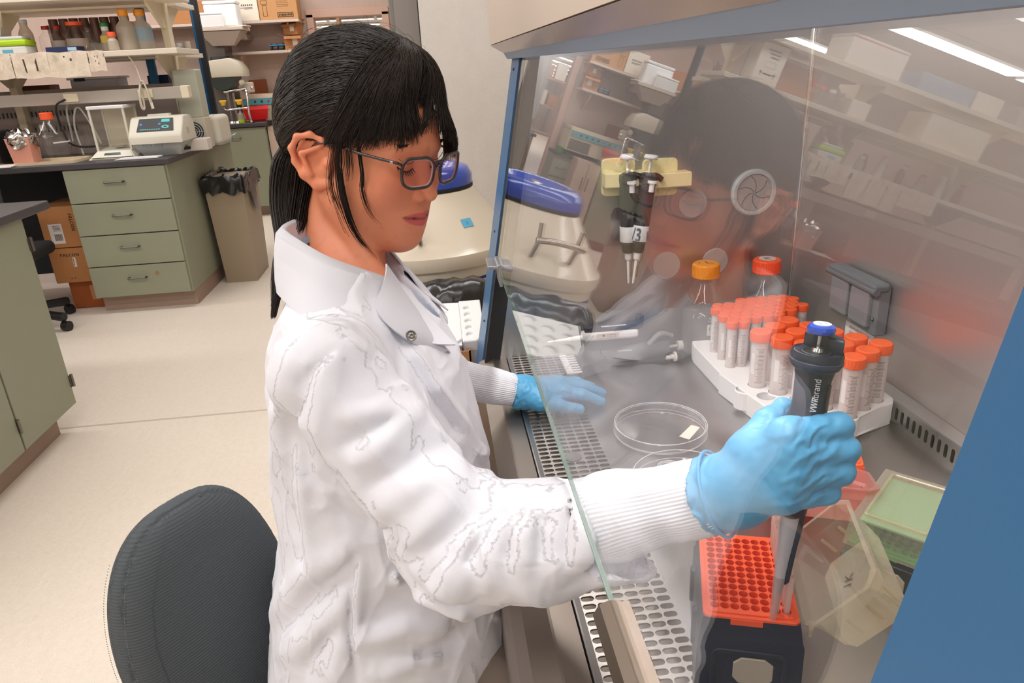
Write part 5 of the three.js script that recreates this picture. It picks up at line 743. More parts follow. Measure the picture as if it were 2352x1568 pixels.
// ---------- the person ----------
const HP = V(-.0838, 1.2758, -.955);                       // centre of the head
const HQ = new THREE.Quaternion().setFromEuler(new THREE.Euler(0, -36 * D2R, 0)).multiply(new THREE.Quaternion().setFromEuler(new THREE.Euler(0, 0, -12 * D2R))).multiply(new THREE.Quaternion().setFromEuler(new THREE.Euler(-2 * D2R, 0, 0)));
const HM = new THREE.Matrix4().compose(HP, HQ, V(.94, .94, .94)), HI = HM.clone().invert(), he = HI.elements;
const toHead = (x, y, z) => [he[0] * x + he[4] * y + he[8] * z + he[12], he[1] * x + he[5] * y + he[9] * z + he[13], he[2] * x + he[6] * y + he[10] * z + he[14]];
const fromHead = (p) => V(...p).applyMatrix4(HM).toArray();
const J = { sR: [-.138, 1.078, -.735], eR: [-.005, .885, -.650], wR: [.232, 1.02, -.508], sL: [-.145, 1.085, -1.075], eL: [-.12, .905, -1.14], wL: [.1105, .836, -1.135], neck: [-.135, 1.12, -.91], hR: [-.14, .545, -.80], hL: [-.14, .545, -.97], kR: [.22, .53, -.77], kL: [.22, .53, -1.0], aR: [.20, .09, -.77], aL: [.20, .09, -1.0] };
const person = thing('person', 'seated woman in a white lab coat and glasses, black hair in a ponytail, pipetting', 'person');
// head and neck
function headD(X, Y, Z) {
  const a = Math.abs(Z);
  let d = ellD(X, Y, Z, [-.014, .032, 0], [.098, .088, .073]);
  d = sm(d, ellD(X, Y, Z, [.024, -.026, 0], [.066, .088, .061]), .03);
  d = sm(d, ellD(X, Y, Z, [.034, .034, 0], [.056, .058, .058]), .03);
  d = sm(d, capD(X, Y, a, [.0, -.055, .047], [.058, -.095, .014], .021, .019), .035);
  d = sm(d, sphD(X, Y, Z, [.067, -.099, 0], .0205), .025);
  d = sm(d, ellD(X, Y, a, [.056, -.028, .034], [.028, .026, .026]), .03);
  d = sm(d, ellD(X, Y, Z, [.066, -.066, 0], [.0275, .026, .031]), .02);
  d = smax(d, -ellD(X, Y, a, [.102, .006, .032], [.021, .012, .020]), .018);
  d = sm(d, ellD(X, Y, a, [.070, .004, .031], [.0165, .0135, .0165]), .006);
  d = sm(d, capD(X, Y, a, [.087, .024, .012], [.075, .022, .045], .005, .004), .014);
  d = sm(d, capD(X, Y, Z, [.0835, .008, 0], [.1025, -.030, 0], .0068, .0088), .010);
  d = sm(d, sphD(X, Y, Z, [.1045, -.0325, 0], .0092), .005);
  d = sm(d, ellD(X, Y, a, [.0945, -.0365, .0125], [.0095, .0074, .0068]), .004);
  d = smax(d, -ellD(X, Y, a, [.0985, -.0440, .0066], [.0055, .0042, .0036]), .0025);
  d = sm(d, capD(X, Y, a, [.0945, -.0625, 0], [.076, -.0640, .0305], .0052, .0028), .006);
  d = sm(d, capD(X, Y, a, [.0925, -.0730, 0], [.076, -.0655, .0295], .0062, .0028), .006);
  d = smax(d, -capD(X, Y, a, [.104, -.0674, 0], [.077, -.0645, .0315], .0014, .0010), .003);
  return d;
}
const ES = [[.001, .008, .0745], [-.009, .019, .081], [-.024, .024, .088], [-.040, .018, .095], [-.048, .002, .096], [-.045, -.015, .092], [-.034, -.029, .086], [-.019, -.040, .077], [-.006, -.037, .073]];
function earD(X, Y, Z) {
  let d = ellD(X, Y, Z - (.0785 - .28 * (X + .021)), [-.024, -.007, 0], [.025, .033, .0042]);
  d = smax(d, -ellD(X, Y, Z, [-.018, -.005, .0895], [.015, .017, .0105]), .006);
  for (let i = 0; i < ES.length - 1; i++) d = sm(d, capD(X, Y, Z, ES[i], ES[i + 1], i > 5 ? .0062 : .0038, i > 4 ? .0062 : .0038), .005);
  d = sm(d, capD(X, Y, Z, [-.014, .010, .082], [-.035, -.002, .0915], .0030, .003), .005);
  d = sm(d, capD(X, Y, Z, [-.035, -.002, .0915], [-.025, -.027, .085], .003, .0035), .005);
  d = sm(d, sphD(X, Y, Z, [-.003, -.010, .0765], .0056), .006);
  return d;
}
function skinHead(x, y, z) {
  const [X, Y, Z] = toHead(x, y, z); let d = headD(X, Y, Z);
  if (Math.abs(Z) > .05 && X < .03 && X > -.06) d = sm(d, earD(X, Y, Math.abs(Z)), .004);
  d *= .94;
  const A = NK[0], B = NK[1], C_ = NK[2]; let n = capD(x, y, z, A, B, .047, .050); n = sm(n, capD(x, y, z, B, C_, .050, .062), .03);
  n = sm(n, capD(x, y, z, NK[3], NK[4], .010, .012), .02);
  return sm(d, n, .022);
}
const NK = [fromHead([-.030, -.05, 0]), fromHead([-.036, -.125, 0]), [-.138, 1.085, -.905], fromHead([-.025, -.05, .056]), [-.075, 1.11, -.885]];
function skinColor(x, y, z) {
  const [X, Y, Z] = toHead(x, y, z), a = Math.abs(Z); let c = [.80, .295, .155];
  const mix = (t, k) => { c = c.map((v, i) => v + (k[i] - v) * t); };
  mix(.72 * Math.exp(-(((X - .070) / .026) ** 2 + ((Y + .022) / .022) ** 2 + ((a - .042) / .022) ** 2)), [.62, .15, .075]);
  mix(.35 * Math.exp(-(((X - .10) / .015) ** 2 + ((Y + .034) / .014) ** 2 + (Z / .016) ** 2)), [.66, .2, .12]);
  mix(.35 * smooth(.072, .084, a) * smooth(.03, .0, X), [.85, .24, .12]);
  const lip = (1 - smooth(.026, .032, a)) * smooth(.066, .074, X) * (1 - smooth(-.0012, .0008, Math.abs(Y + .0682 - 3.2 * a * a) - .0098 * Math.max(0, 1 - (a / .0315) ** 2) ** .8)); mix(lip * .85, [.60, .085, .10]);
  mix(.85 * (1 - smooth(.0008, .0022, Math.abs(Y + .0673 - 3.2 * a * a))) * (1 - smooth(.027, .032, a)) * smooth(.068, .074, X), [.20, .04, .04]);
  mix(.35 * smooth(.4, .75, noise3(x * 60, y * 60, z * 60)), [.70, .25, .13]);
  return c;
}
const skinM = new THREE.MeshPhysicalMaterial({ color: 0xffffff, vertexColors: true, roughness: .48, sheen: .15, sheenRoughness: .5, sheenColor: new THREE.Color(.9, .6, .5), bumpMap: T.grain, bumpScale: .00008 });
// body below the neck, carried inside the clothes
function bodyD(x, y, z) {
  let d = ellD(x, y, z, [-.125, .90, -.89], [.095, .20, .145]); d = sm(d, ellD(x, y, z, [-.13, .64, -.885], [.12, .14, .155]), .06);
  d = sm(d, capD(x, y, z, [-.14, 1.06, -.75], [-.14, 1.06, -1.03], .045, .045), .05); d = sm(d, capD(x, y, z, [-.138, 1.04, -.893], NK[1], .055, .046), .03);
  for (const [s, e, w] of [[J.sR, J.eR, J.wR], [J.sL, J.eL, J.wL]]) { d = sm(d, capD(x, y, z, s, e, .042, .034), .02); d = sm(d, capD(x, y, z, e, w, .034, .0225), .01); }
  for (const [h, k, a] of [[J.hR, J.kR, J.aR], [J.hL, J.kL, J.aL]]) { d = sm(d, capD(x, y, z, h, k, .068, .048), .04); d = sm(d, capD(x, y, z, k, a, .046, .032), .02); }
  return d;
}
{
  const lo = HP.toArray().map((v, i) => v - [.16, .215, .16][i]), hi = HP.toArray().map((v, i) => v + [.16, .15, .16][i]);
  const hg = sdfMesh(skinHead, lo, hi, .0016, skinColor), bg = sdfMesh(bodyD, [-.32, .02, -1.25], [.33, 1.2, -.42], .013, () => [.80, .295, .155]);
  for (const g of [hg, bg]) if (!g.attributes.uv) g.setAttribute('uv', new THREE.BufferAttribute(new Float32Array(g.attributes.position.count * 2), 2));
  mk('body', mergeGeometries([hg, bg]), skinM, person);
}
// eyes: lash lines, brows
{
  const hs = (pts, r, n, mm, name, parent = person) => mk(name, tb(pts.map(fromHead), r, n, 6), mm, parent);
  const lashM = M(0x140d0b, .6), dark = M(0x1d1411, .7);
  for (const s of [1, -1]) {
    const up = []; for (let i = 0; i <= 8; i++) { const t = i / 8, a = .014 + .034 * t; up.push([.0865 - 5.2 * (a - .031) ** 2 - .10 * Math.max(0, a - .036), .0005 - .006 * Math.sin(t * PI) + .003 * t, s * a]); }
    hs(up, .0009, 20, lashM, 'lash_line');
    hs(up.map(([x, y, z]) => [x + .0012, y + .0105, z]), .0004, 20, M(0x5a2a1c, .7), 'eyelid_crease');
    mk('eyelashes', strands(up.slice(1).flatMap((p, i) => [0, .5].map((o) => { const a = p, k = fromHead([a[0] + .001, a[1], a[2] + s * o * .003]); const q = fromHead([a[0] + .0075, a[1] - .0035, a[2] + s * (.002 + .0006 * i)]); return [k, k.map((v, j) => (v + q[j]) / 2 + (j === 1 ? -.0006 : 0)), q]; })), .0004, .0001), lashM, person);
    const b = []; for (let i = 0; i < 60; i++) { const a = rr(.012, .046), y = .0265 + .003 * Math.sin((a - .012) / .034 * 2.4) + rr(-.0022, .0022), x = .0915 - 5.0 * Math.max(0, a - .012) ** 2 - .06 * a; b.push([fromHead([x - .0005, y, s * a]), fromHead([x + .0005, y + .0006, s * (a + .003)]), fromHead([x - .0005 - .04 * .004, y + .0004, s * (a + .006)])]); }
    mk('eyebrow', strands(b, .0005, .0002), dark, person);
  }
}
// hair
const hairM = new THREE.MeshPhysicalMaterial({ color: 0xffffff, vertexColors: true, roughness: .32, specularIntensity: .7, sheen: .1, sheenColor: new THREE.Color(.5, .38, .3), sheenRoughness: .4 });
{
  const yh = (x) => spline([[-.085], [-.07], [-.05], [-.018], [.006], [.018], [.034], [.052], [.075]], (x + .115) / .2)[0];
  const EC = [-.014, .034, 0], ER = [.0985, .0885, .0745];
  const thick = (x, y) => .0035 + .0235 * smooth(-.005, .075, y - yh(x)) + .006 * smooth(.02, .08, x) * smooth(.02, .09, y - yh(x)) + .002 * smooth(-.03, -.10, x) + .005 * smooth(.06, .11, y);
  const capF = (x, y, z) => { const [X, Y, Z] = toHead(x, y, z); let d = ellD(X, Y, Z, EC, ER) - thick(X, Y) + .003; d += .0010 * noise3(X * 30, Y * 70, Z * 70); return smax(d, (yh(X) - Y) * .9, .006) * .9; };
  const lo = HP.toArray().map((v) => v - .165), hi = HP.toArray().map((v) => v + .165);
  const hair = mk('hair', sdfMesh(capF, lo, hi, .0028, () => [.018, .0125, .0095]), hairM, person);
  const rs = (d) => 1 / Math.sqrt((d[0] / ER[0]) ** 2 + (d[1] / ER[1]) ** 2 + (d[2] / ER[2]) ** 2);
  const shell = (d, off) => { let r = rs(d); r += thick(EC[0] + d[0] * r, EC[1] + d[1] * r) + off; return [EC[0] + d[0] * r, EC[1] + d[1] * r, EC[2] + d[2] * r]; };
  const nrm = (a) => { const l = Math.hypot(...a); return a.map((v) => v / l); };
  const sl = (a, b, t) => { const c = Math.min(1, Math.max(-1, a[0] * b[0] + a[1] * b[1] + a[2] * b[2])), w = Math.acos(c); if (w < 1e-4) return a; const s = Math.sin(w), p = Math.sin((1 - t) * w) / s, q = Math.sin(t * w) / s; return a.map((v, i) => v * p + b[i] * q); };
  const dirOf = (p) => nrm(p.map((v, i) => v - EC[i]));
  const back = [], bangs = [], lock = [], tail = [], stray = [];
  // swept back to the tie: roots along the parting and over the scalp
  for (let i = 0; i < 4200; i++) {
    let root; const q = i % 10;
    if (q < 5) { const u = rr(0, 1); root = dirOf(spline([[.045, .142, -.03], [.046, .14, .0], [.040, .13, .03], [.034, .10, .055], [.026, .07, .072], [.014, .040, .08], [-.002, .024, .082]], u).map((v) => v + rr(-.007, .007))); if (rnd() < .25) root = nrm([root[0], root[1], -root[2]]); }
    else root = nrm([rr(-.95, .35), rr(-.05, 1), rr(-1, 1)]);
    if (root[1] < .1 && root[0] > -.5) continue;
    const kn = dirOf([-.112, -.016 + rr(-.022, .022), rr(-.02, .02)]), off = rr(-.0012, .0022), ph = rr(0, 9), s = [], side = Math.abs(root[2]);
    for (let k = 0; k <= 14; k++) { const t = k / 14, d = sl(root, kn, t), b = Math.sin(t * PI); const dd = nrm([d[0], d[1] + b * (-.02 - .10 * side * (root[1] > .35 ? 1 : 0)), d[2]]); s.push(fromHead(shell(dd, off + .0010 * Math.sin(t * 6 + ph) * (1 - t)))); }
    s.r = rr(.0003, .0007); s.c = rr(.7, 3.6); back.push(s);
  }
  // fringe falling from the crown over the brow
  for (let i = 0; i < 2300; i++) {
    const u = rr(0, 1); // 0 near temple ... 1 far temple
    const gap = u > .53 && u < .64 && rnd() < .86;
    const end = spline([[-.004, .016, .084], [.026, .020, .080], [.056, .024, .069], [.082, .036, .046], [.094, .046, .022], [.103, .044, -.004], [.106, .034, -.032], [.098, .012, -.056], [.07, .0, -.072]], u + rr(-.02, .02));
    end[1] += rr(-.004, .014) + (u > .35 && u < .5 ? rr(-.012, .006) : 0);
    if (gap) end[1] += rr(.018, .05);
    const e = dirOf(end), r = dirOf([.042 + rr(-.02, .016), .142, (u < .5 ? -.018 + rr(-.006, .02) : -.018 + rr(-.03, .01))]), off = rr(-.0012, .0026), ph = rr(0, 9), s = [];
    const R1 = Math.hypot(...end.map((v, k) => v - EC[k])), x0 = Math.hypot(...shell(e, 0).map((v, k) => v - EC[k])), delta = gap ? rr(0, .002) : R1 - x0 + rr(0, .003), bow = u < .4 ? .16 * (1 - u / .4) : 0;
    for (let k = 0; k <= 14; k++) { const t = k / 14, d = sl(r, e, t), b = Math.sin(t * PI), dd = nrm([d[0] + bow * b * .25, d[1] + .02 * b, d[2] + .10 * b * (u < .5 ? 1 : -1)]); s.push(fromHead(shell(dd, off + delta * t ** 1.6 + .0008 * Math.sin(t * 6 + ph)))); }
    s.r = rr(.0003, .0007); s.c = rr(.7, 4.2); bangs.push(s);
  }
  // thin locks falling down the cheek
  const falls = [[[[.020, .026, .083], [.020, -.010, .083], [.024, -.050, .077], [.040, -.092, .068], [.064, -.124, .050]], 40, .0038], [[[.044, .020, .077], [.050, -.012, .074], [.048, -.036, .070], [.056, -.062, .062], [.068, -.076, .053]], 10, .004], [[[.010, .020, .0835], [.006, -.03, .084], [.008, -.066, .072], [.026, -.108, .060], [.050, -.14, .03]], 9, .005], [[[.030, .026, .082], [.034, -.004, .080], [.030, -.026, .078]], 14, .006]];
  for (const [pts, n, w] of falls) for (let i = 0; i < n; i++) { const j = [rr(-w, w), 0, rr(-w * .4, w * .4)], e = rr(.72, 1), sp_ = rr(.3, 1.5), s = []; for (let k = 0; k <= 14; k++) { const t = k / 14 * e, p = spline(pts, t); s.push(fromHead([p[0] + j[0] * (1 + t * sp_), p[1] + .004 * (1 - t), p[2] + j[2] * (1 + t) + .0006 * Math.sin(t * 9 + i)])); } s.r = rr(.0003, .0006); lock.push(s); }
  // pony tail behind the neck
  const tailPts = [fromHead([-.104, .012, .012]), [-.188, 1.272, -.985], [-.200, 1.222, -.975], [-.199, 1.180, -.945], [-.207, 1.142, -.897], [-.2155, 1.095, -.856]];
  for (let i = 0; i < 1500; i++) { const a = rr(0, TAU), q = Math.sqrt(rnd()), e = i % 3 ? rr(.5, .82) : rr(.75, 1), s = []; for (let k = 0; k <= 14; k++) { const t = k / 14 * e, p = spline(tailPts, t), w = (t < .2 ? .012 + .05 * t : t < .55 ? .022 : .022 - .046 * (t - .55)) * (t > .85 ? .7 : 1); s.push([p[0] + Math.cos(a) * q * w + .002 * Math.sin(t * 8 + a) + (i % 4 === 0 ? .016 * Math.sin(Math.min(1, t / .62) * PI) : 0), p[1] + rr(-.0006, .0006), p[2] + Math.sin(a) * q * w * 1.1]); } s.r = rr(.0004, .0009); s.c = rr(.6, 3.4); tail.push(s); }
  for (let i = 0; i < 130; i++) { const root = nrm([rr(-.9, .5), rr(.1, 1), rr(-1, 1)]), e = nrm([root[0] - rr(-.2, .5), root[1] - rr(-.1, .3), root[2] + rr(-.3, .3)]), s = [], l = rr(.002, .012); for (let k = 0; k <= 8; k++) { const t = k / 8; s.push(fromHead(shell(nrm(sl(root, e, t)), .001 + l * Math.sin(t * 2.6)))); } s.r = .0002; stray.push(s); }
  mk('swept_strands', strands(back, .0006, .0003), hairM, hair); mk('fringe', strands(bangs, .0006, .0002), hairM, hair); mk('side_locks', strands(lock, .0005, .00015), hairM, hair); mk('ponytail', strands(tail, .0008, .0003), hairM, hair); mk('loose_hairs', strands(stray, .0002, .0001), hairM, hair).userData.kind = 'stuff'; mk('hair_clip', rb(.005, .006, .014, 0, 0, 0, .0015).applyQuaternion(HQ).translate(...fromHead(shell(dirOf([.078, .128, -.040]), .002))), M(0xe0a818, .3), hair);
  mk('tail_core', tb(tailPts.slice(0, 4), .014, 24, 10), M(0x120c0a, .4), hair);
}
// glasses
{
  const gl = new THREE.Group(); gl.name = 'glasses'; person.add(gl); gl.userData.label = 'brown rectangular framed glasses'; gl.applyMatrix4(HM);
  const fm = M(0x2a1a12, .25, { clearcoat: .6 }), lens = glassy({ color: 0xfaf0f2, specularIntensity: .55 });
  const px = (z) => .1115 - 2.6 * z * z, cy0 = .000;
  for (const s of [1, -1]) {
    const o = Array.from({ length: 56 }, (_, i) => { const t = i / 56 * TAU, c = Math.cos(t), q = Math.sin(t), y = .0192 * Math.sign(q) * Math.abs(q) ** .62; return [.0272 * Math.sign(c) * Math.abs(c) ** .58 * (1 - .07 * (y < 0 ? -y / .019 : 0)), y]; }).map(([z, y]) => { const zz = s * .0345 + z; return [px(zz), cy0 + y + .0010 * Math.sign(z * s) * smooth(.008, .02, Math.abs(z)), zz]; });
    mk('frame', tb(o, .0021, 112, 8, true), fm, gl);
    mk('lens_edge', tb(o.map(([x, y, z]) => [x - .0008, cy0 + (y - cy0) * .90, s * .0345 + (z - s * .0345) * .92]), .0011, 112, 6, true), M(0xd8c8c2, .3), gl);
    mk('lens', ex(rrect(.053, .037, .0115, 5), .0016).rotateY(PI / 2 - s * .178).translate(px(.0345) - .0008, cy0, s * .0345), lens, gl);
    mk('temple_arm', tb([[px(.0605) - .0005, cy0 + .011, s * .0612], [.0985, cy0 + .0135, s * .0665], [.090, cy0 + .0145, s * .0715], [.05, .0155, s * .0785], [.01, .018, s * .082], [-.016, .014, s * .084], [-.03, .002, s * .082]], .0019, 40, 6), fm, gl);
    mk('hinge', rb(.006, .0035, .002, .092, cy0 + .0143, s * .0718, .0006), m.chrome, gl);
    mk('nose_pad', sp(.0026, .103, cy0 - .001, s * .0105, 8), glassy({ roughness: .1 }), gl);
  }
  mk('bridge', tb([[px(.0085), cy0 + .009, .0092], [px(0) + .001, cy0 + .0125, 0], [px(.0085), cy0 + .009, -.0092]], .002, 16, 8), fm, gl);
}
// ---------- lab coat ----------
const TR = [[.46, -.13, .195, .215], [.56, -.128, .188, .205], [.66, -.122, .172, .188], [.76, -.112, .156, .175], [.86, -.108, .146, .171], [.94, -.112, .137, .173], [1.01, -.117, .125, .176], [1.06, -.121, .108, .170], [1.095, -.125, .086, .145], [1.125, -.128, .066, .105], [1.16, -.131, .05, .07]];
function torsoD(x, y, z) {
  let t = (y - .46); const n = TR.length - 1; let i = 0; while (i < n - 1 && TR[i + 1][0] < y) i++;
  const f = Math.min(1.2, Math.max(-.2, (y - TR[i][0]) / (TR[i + 1][0] - TR[i][0]))), g = f * f * (3 - 2 * Math.min(1, Math.max(0, f))) * .5 + f * .5, a = TR[i], b = TR[i + 1];
  const c = a[1] + (b[1] - a[1]) * f, r = a[2] + (b[2] - a[2]) * f, w = a[3] + (b[3] - a[3]) * f, dx = (x - c) / r, dz = (z + .905) / w, k = Math.pow(Math.pow(Math.abs(dx), 2.3) + Math.pow(Math.abs(dz), 2.3), 1 / 2.3);
  return Math.max((k - 1) * Math.min(r, w) * .9, y - 1.15, .50 - y);
}
const mid = (a, b, t) => a.map((v, i) => v + (b[i] - v) * t);
const sleeveEnd = mid(J.eR, J.wR, .74).map((v, i) => v + [0, -.014, .004][i]), sleeveMid = mid(J.eR, J.wR, .3).map((v, i) => v + [0, -.010, 0][i]);
const cutA = V(...mid(J.eR, J.wR, .64)), cutN = V(...J.wR).sub(V(...J.eR)).normalize().add(V(0, .10, 0)).normalize();
const FOLDS = [];
function foldSum(x, y, z) { let s = 0; for (const f of FOLDS) { const b = f.box; if (x < b[0] || x > b[3] || y < b[1] || y > b[4] || z < b[2] || z > b[5]) continue; let q = 1e9, tt = 0; const P = f.p, n = P.length - 1; for (let i = 0; i < n; i++) { const A = P[i], B = P[i + 1], ux = B[0] - A[0], uy = B[1] - A[1], uz = B[2] - A[2], px = x - A[0], py = y - A[1], pz = z - A[2]; let t = (px * ux + py * uy + pz * uz) / (ux * ux + uy * uy + uz * uz); t = t < 0 ? 0 : t > 1 ? 1 : t; const d = (px - ux * t) ** 2 + (py - uy * t) ** 2 + (pz - uz * t) ** 2; if (d < q) { q = d; tt = (i + t) / n; } } s += f.a * Math.exp(-Math.pow(q / (f.w * f.w), f.a < 0 ? .58 : .8)) * Math.sqrt(Math.max(0, Math.min(1, tt * 4 + .15) * Math.min(1, (1 - tt) * 4 + .15))); } return s; }
const fold = (a, w, ...p) => { a *= 1.5; w *= .78; const e = w * 2.4, b = [1e9, 1e9, 1e9, -1e9, -1e9, -1e9]; for (const q of p) for (let i = 0; i < 3; i++) { b[i] = Math.min(b[i], q[i] - e); b[i + 3] = Math.max(b[i + 3], q[i] + e); } FOLDS.push({ a, w, p, box: b }); };
function coatBase(x, y, z) {
  let d = torsoD(x, y, z);
  let r = capD(x, y, z, [J.sR[0], J.sR[1] - .012, J.sR[2]], J.eR, .062, .060); r = sm(r, capD(x, y, z, J.eR, sleeveMid, .060, .056), .05); r = sm(r, capD(x, y, z, sleeveMid, sleeveEnd, .056, .051), .03);
  const cu = (x - cutA.x) * cutN.x + (y - cutA.y) * cutN.y + (z - cutA.z) * cutN.z; r = smax(r, cu, .006); r = smax(r, -Math.max(capD(x, y, z, sleeveMid, sleeveEnd, .050, .046), -.03 - cu), .004);
  d = sm(d, r, .03);
  let l = capD(x, y, z, [J.sL[0], J.sL[1] - .012, J.sL[2]], J.eL, .064, .058); l = sm(l, capD(x, y, z, J.eL, mid(J.eL, J.wL, .45), .058, .048), .03);
  return sm(d, l, .03);
}
// folds of the coat: depth, width, course
fold(-0.006, 0.01, [-0.12, 1.108, -0.693], [-0.143, 1.093, -0.679], [-0.157, 1.063, -0.674], [-0.183, 0.976, -0.748], [-0.18, 0.936, -0.747], [-0.155, 0.919, -0.737]);
fold(0.004, 0.02, [-0.111, 1.104, -0.693], [-0.129, 1.094, -0.68], [-0.14, 1.061, -0.668], [-0.146, 1.009, -0.669]);
fold(-0.005, 0.012, [-0.151, 0.917, -0.736], [-0.143, 0.885, -0.736], [-0.119, 0.869, -0.734], [-0.081, 0.935, -0.624], [-0.076, 0.921, -0.619]);
fold(0.006, 0.014, [-0.115, 1.049, -0.659], [-0.082, 1.05, -0.664], [-0.047, 1.04, -0.684]);
fold(0.007, 0.015, [-0.106, 1.006, -0.645], [-0.075, 1.023, -0.648], [-0.053, 1.035, -0.668], [-0.041, 1.036, -0.691]);
fold(-0.006, 0.012, [-0.121, 1.019, -0.653], [-0.086, 1.035, -0.653], [-0.059, 1.043, -0.673]);
fold(0.006, 0.016, [-0.091, 0.953, -0.633], [-0.052, 0.978, -0.626], [-0.024, 0.984, -0.637], [-0.008, 0.981, -0.646]);
fold(-0.007, 0.014, [-0.101, 0.976, -0.639], [-0.068, 0.996, -0.634], [-0.037, 1.007, -0.651], [-0.012, 0.998, -0.681]);
fold(0.009, 0.02, [-0.056, 0.928, -0.605], [-0.03, 0.957, -0.611], [-0.013, 0.972, -0.628], [-0.003, 0.983, -0.661]);
fold(-0.012, 0.013, [-0.072, 0.898, -0.614], [-0.045, 0.925, -0.597], [-0.019, 0.941, -0.596], [0.006, 0.956, -0.6], [0.027, 0.969, -0.606]);
fold(-0.011, 0.012, [-0.006, 0.918, -0.577], [0.01, 0.943, -0.58], [0.024, 0.96, -0.586], [0.038, 0.969, -0.586]);
fold(0.009, 0.018, [-0.037, 0.874, -0.586], [-0.022, 0.909, -0.581], [-0.006, 0.933, -0.584], [0.014, 0.955, -0.59]);
fold(0.008, 0.016, [0.012, 0.9, -0.565], [0.022, 0.935, -0.564], [0.035, 0.958, -0.572], [0.043, 0.969, -0.579]);
fold(-0.007, 0.012, [0.033, 0.933, -0.555], [0.039, 0.954, -0.563], [0.054, 0.972, -0.573]);
fold(0.006, 0.016, [0.052, 0.935, -0.545], [0.052, 0.957, -0.556], [0.062, 0.973, -0.566]);
fold(-0.008, 0.01, [-0.073, 0.932, -0.618], [-0.083, 0.898, -0.63], [-0.069, 0.878, -0.614], [-0.05, 0.868, -0.595]);
fold(0.007, 0.009, [-0.084, 0.905, -0.631], [-0.092, 0.785, -0.731], [-0.054, 0.857, -0.604], [-0.015, 0.848, -0.588], [0.035, 0.642, -0.807]);
fold(-0.006, 0.01, [-0.038, 0.87, -0.587], [-0.008, 0.862, -0.579], [0.026, 0.848, -0.587], [0.057, 0.879, -0.556]);
fold(0.006, 0.013, [-0.023, 0.869, -0.581], [-0.011, 0.902, -0.575], [-0.002, 0.921, -0.576]);
fold(-0.006, 0.012, [-0.051, 0.888, -0.593], [-0.034, 0.913, -0.588], [-0.014, 0.932, -0.588]);
fold(0.01, 0.02, [-0.281, 0.673, -0.829], [-0.21, 0.783, -0.762], [-0.153, 0.829, -0.737]);
fold(-0.008, 0.016, [-0.257, 0.681, -0.783], [-0.202, 0.755, -0.752], [-0.149, 0.812, -0.735]);
fold(0.009, 0.022, [-0.267, 0.642, -0.782], [-0.208, 0.709, -0.745], [-0.162, 0.759, -0.735]);
fold(-0.006, 0.005, [-0.141, 0.825, -0.734], [-0.151, 0.768, -0.733], [-0.158, 0.718, -0.728], [-0.159, 0.649, -0.717]);
fold(0.005, 0.012, [-0.135, 0.812, -0.733], [-0.144, 0.764, -0.732], [-0.15, 0.717, -0.726]);
fold(0.008, 0.018, [-0.149, 0.705, -0.724], [-0.088, 0.716, -0.725], [-0.036, 0.694, -0.738]);
fold(-0.009, 0.018, [-0.142, 0.73, -0.727], [-0.092, 0.749, -0.729], [-0.039, 0.85, -0.596]);
fold(0.006, 0.022, [-0.166, 1.098, -0.689], [-0.212, 0.996, -0.777], [-0.239, 0.89, -0.82], [-0.243, 0.825, -0.814]);
fold(-0.005, 0.016, [-0.154, 1.088, -0.679], [-0.197, 0.979, -0.76], [-0.214, 0.892, -0.777]);
fold(0.006, 0.016, [-0.192, 0.933, -0.756], [-0.196, 0.863, -0.759], [-0.193, 0.801, -0.751]);
fold(-0.005, 0.014, [-0.215, 0.887, -0.778], [-0.211, 0.835, -0.769], [-0.209, 0.795, -0.762]);
fold(0.007, 0.016, [-0.111, 1.111, -0.701], [-0.084, 1.095, -0.718], [-0.058, 1.063, -0.714], [-0.044, 1.041, -0.696]);
fold(-0.006, 0.012, [-0.092, 1.103, -0.716], [-0.07, 1.08, -0.726], [-0.053, 1.054, -0.708]);
fold(0.006, 0.01, [-0.046, 1.069, -0.784], [-0.023, 1.018, -0.781], [0.01, 0.945, -0.814], [0.03, 0.866, -0.837]);
fold(-0.006, 0.01, [-0.053, 1.07, -0.775], [-0.033, 1.024, -0.77], [-0.005, 0.959, -0.789], [0.011, 0.973, -0.663]);
fold(-0.006, 0.014, [-0.057, 1.088, -0.795], [-0.056, 1.069, -0.768], [-0.055, 1.06, -0.72]);
fold(0.005, 0.012, [0.023, 0.934, -0.857], [0.032, 0.881, -0.86], [0.027, 0.968, -0.644]);
fold(-0.008, 0.016, [-0.084, 0.673, -0.721], [-0.053, 0.671, -0.728], [-0.021, 0.68, -0.745]);
fold(0.008, 0.016, [-0.128, 0.655, -0.716], [-0.085, 0.665, -0.72], [-0.047, 0.659, -0.729]);
fold(0.006, 0.018, [-0.187, 0.647, -0.723], [-0.179, 0.682, -0.727], [-0.168, 0.709, -0.728]);
fold(-0.006, 0.016, [-0.23, 0.635, -0.741], [-0.212, 0.675, -0.74], [-0.182, 0.719, -0.735]);
fold(-0.01, 0.006, [0.091, 0.984, -0.553], [0.086, 0.946, -0.531]);
fold(0.006, 0.012, [0.101, 0.987, -0.543], [0.097, 0.944, -0.525]);
fold(0.006, 0.012, [0.052, 0.97, -0.571], [0.044, 0.936, -0.55], [0.058, 0.889, -0.549]);
fold(-0.006, 0.012, [0.068, 0.976, -0.566], [0.063, 0.94, -0.542]);
fold(-0.006, 0.01, [0.09, 0.912, -0.535], [0.122, 0.947, -0.511], [0.17, 0.92, -0.569]);
fold(0.006, 0.012, [0.14, 0.965, -0.607], [0.15, 0.937, -0.592], [0.151, 0.909, -0.56]);
fold(-0.005, 0.01, [0.115, 1, -0.55], [0.116, 0.981, -0.522], [0.122, 0.941, -0.513]);
fold(0.005, 0.01, [0.122, 0.934, -0.515], [0.152, 0.911, -0.564], [0.173, 0.928, -0.58]);
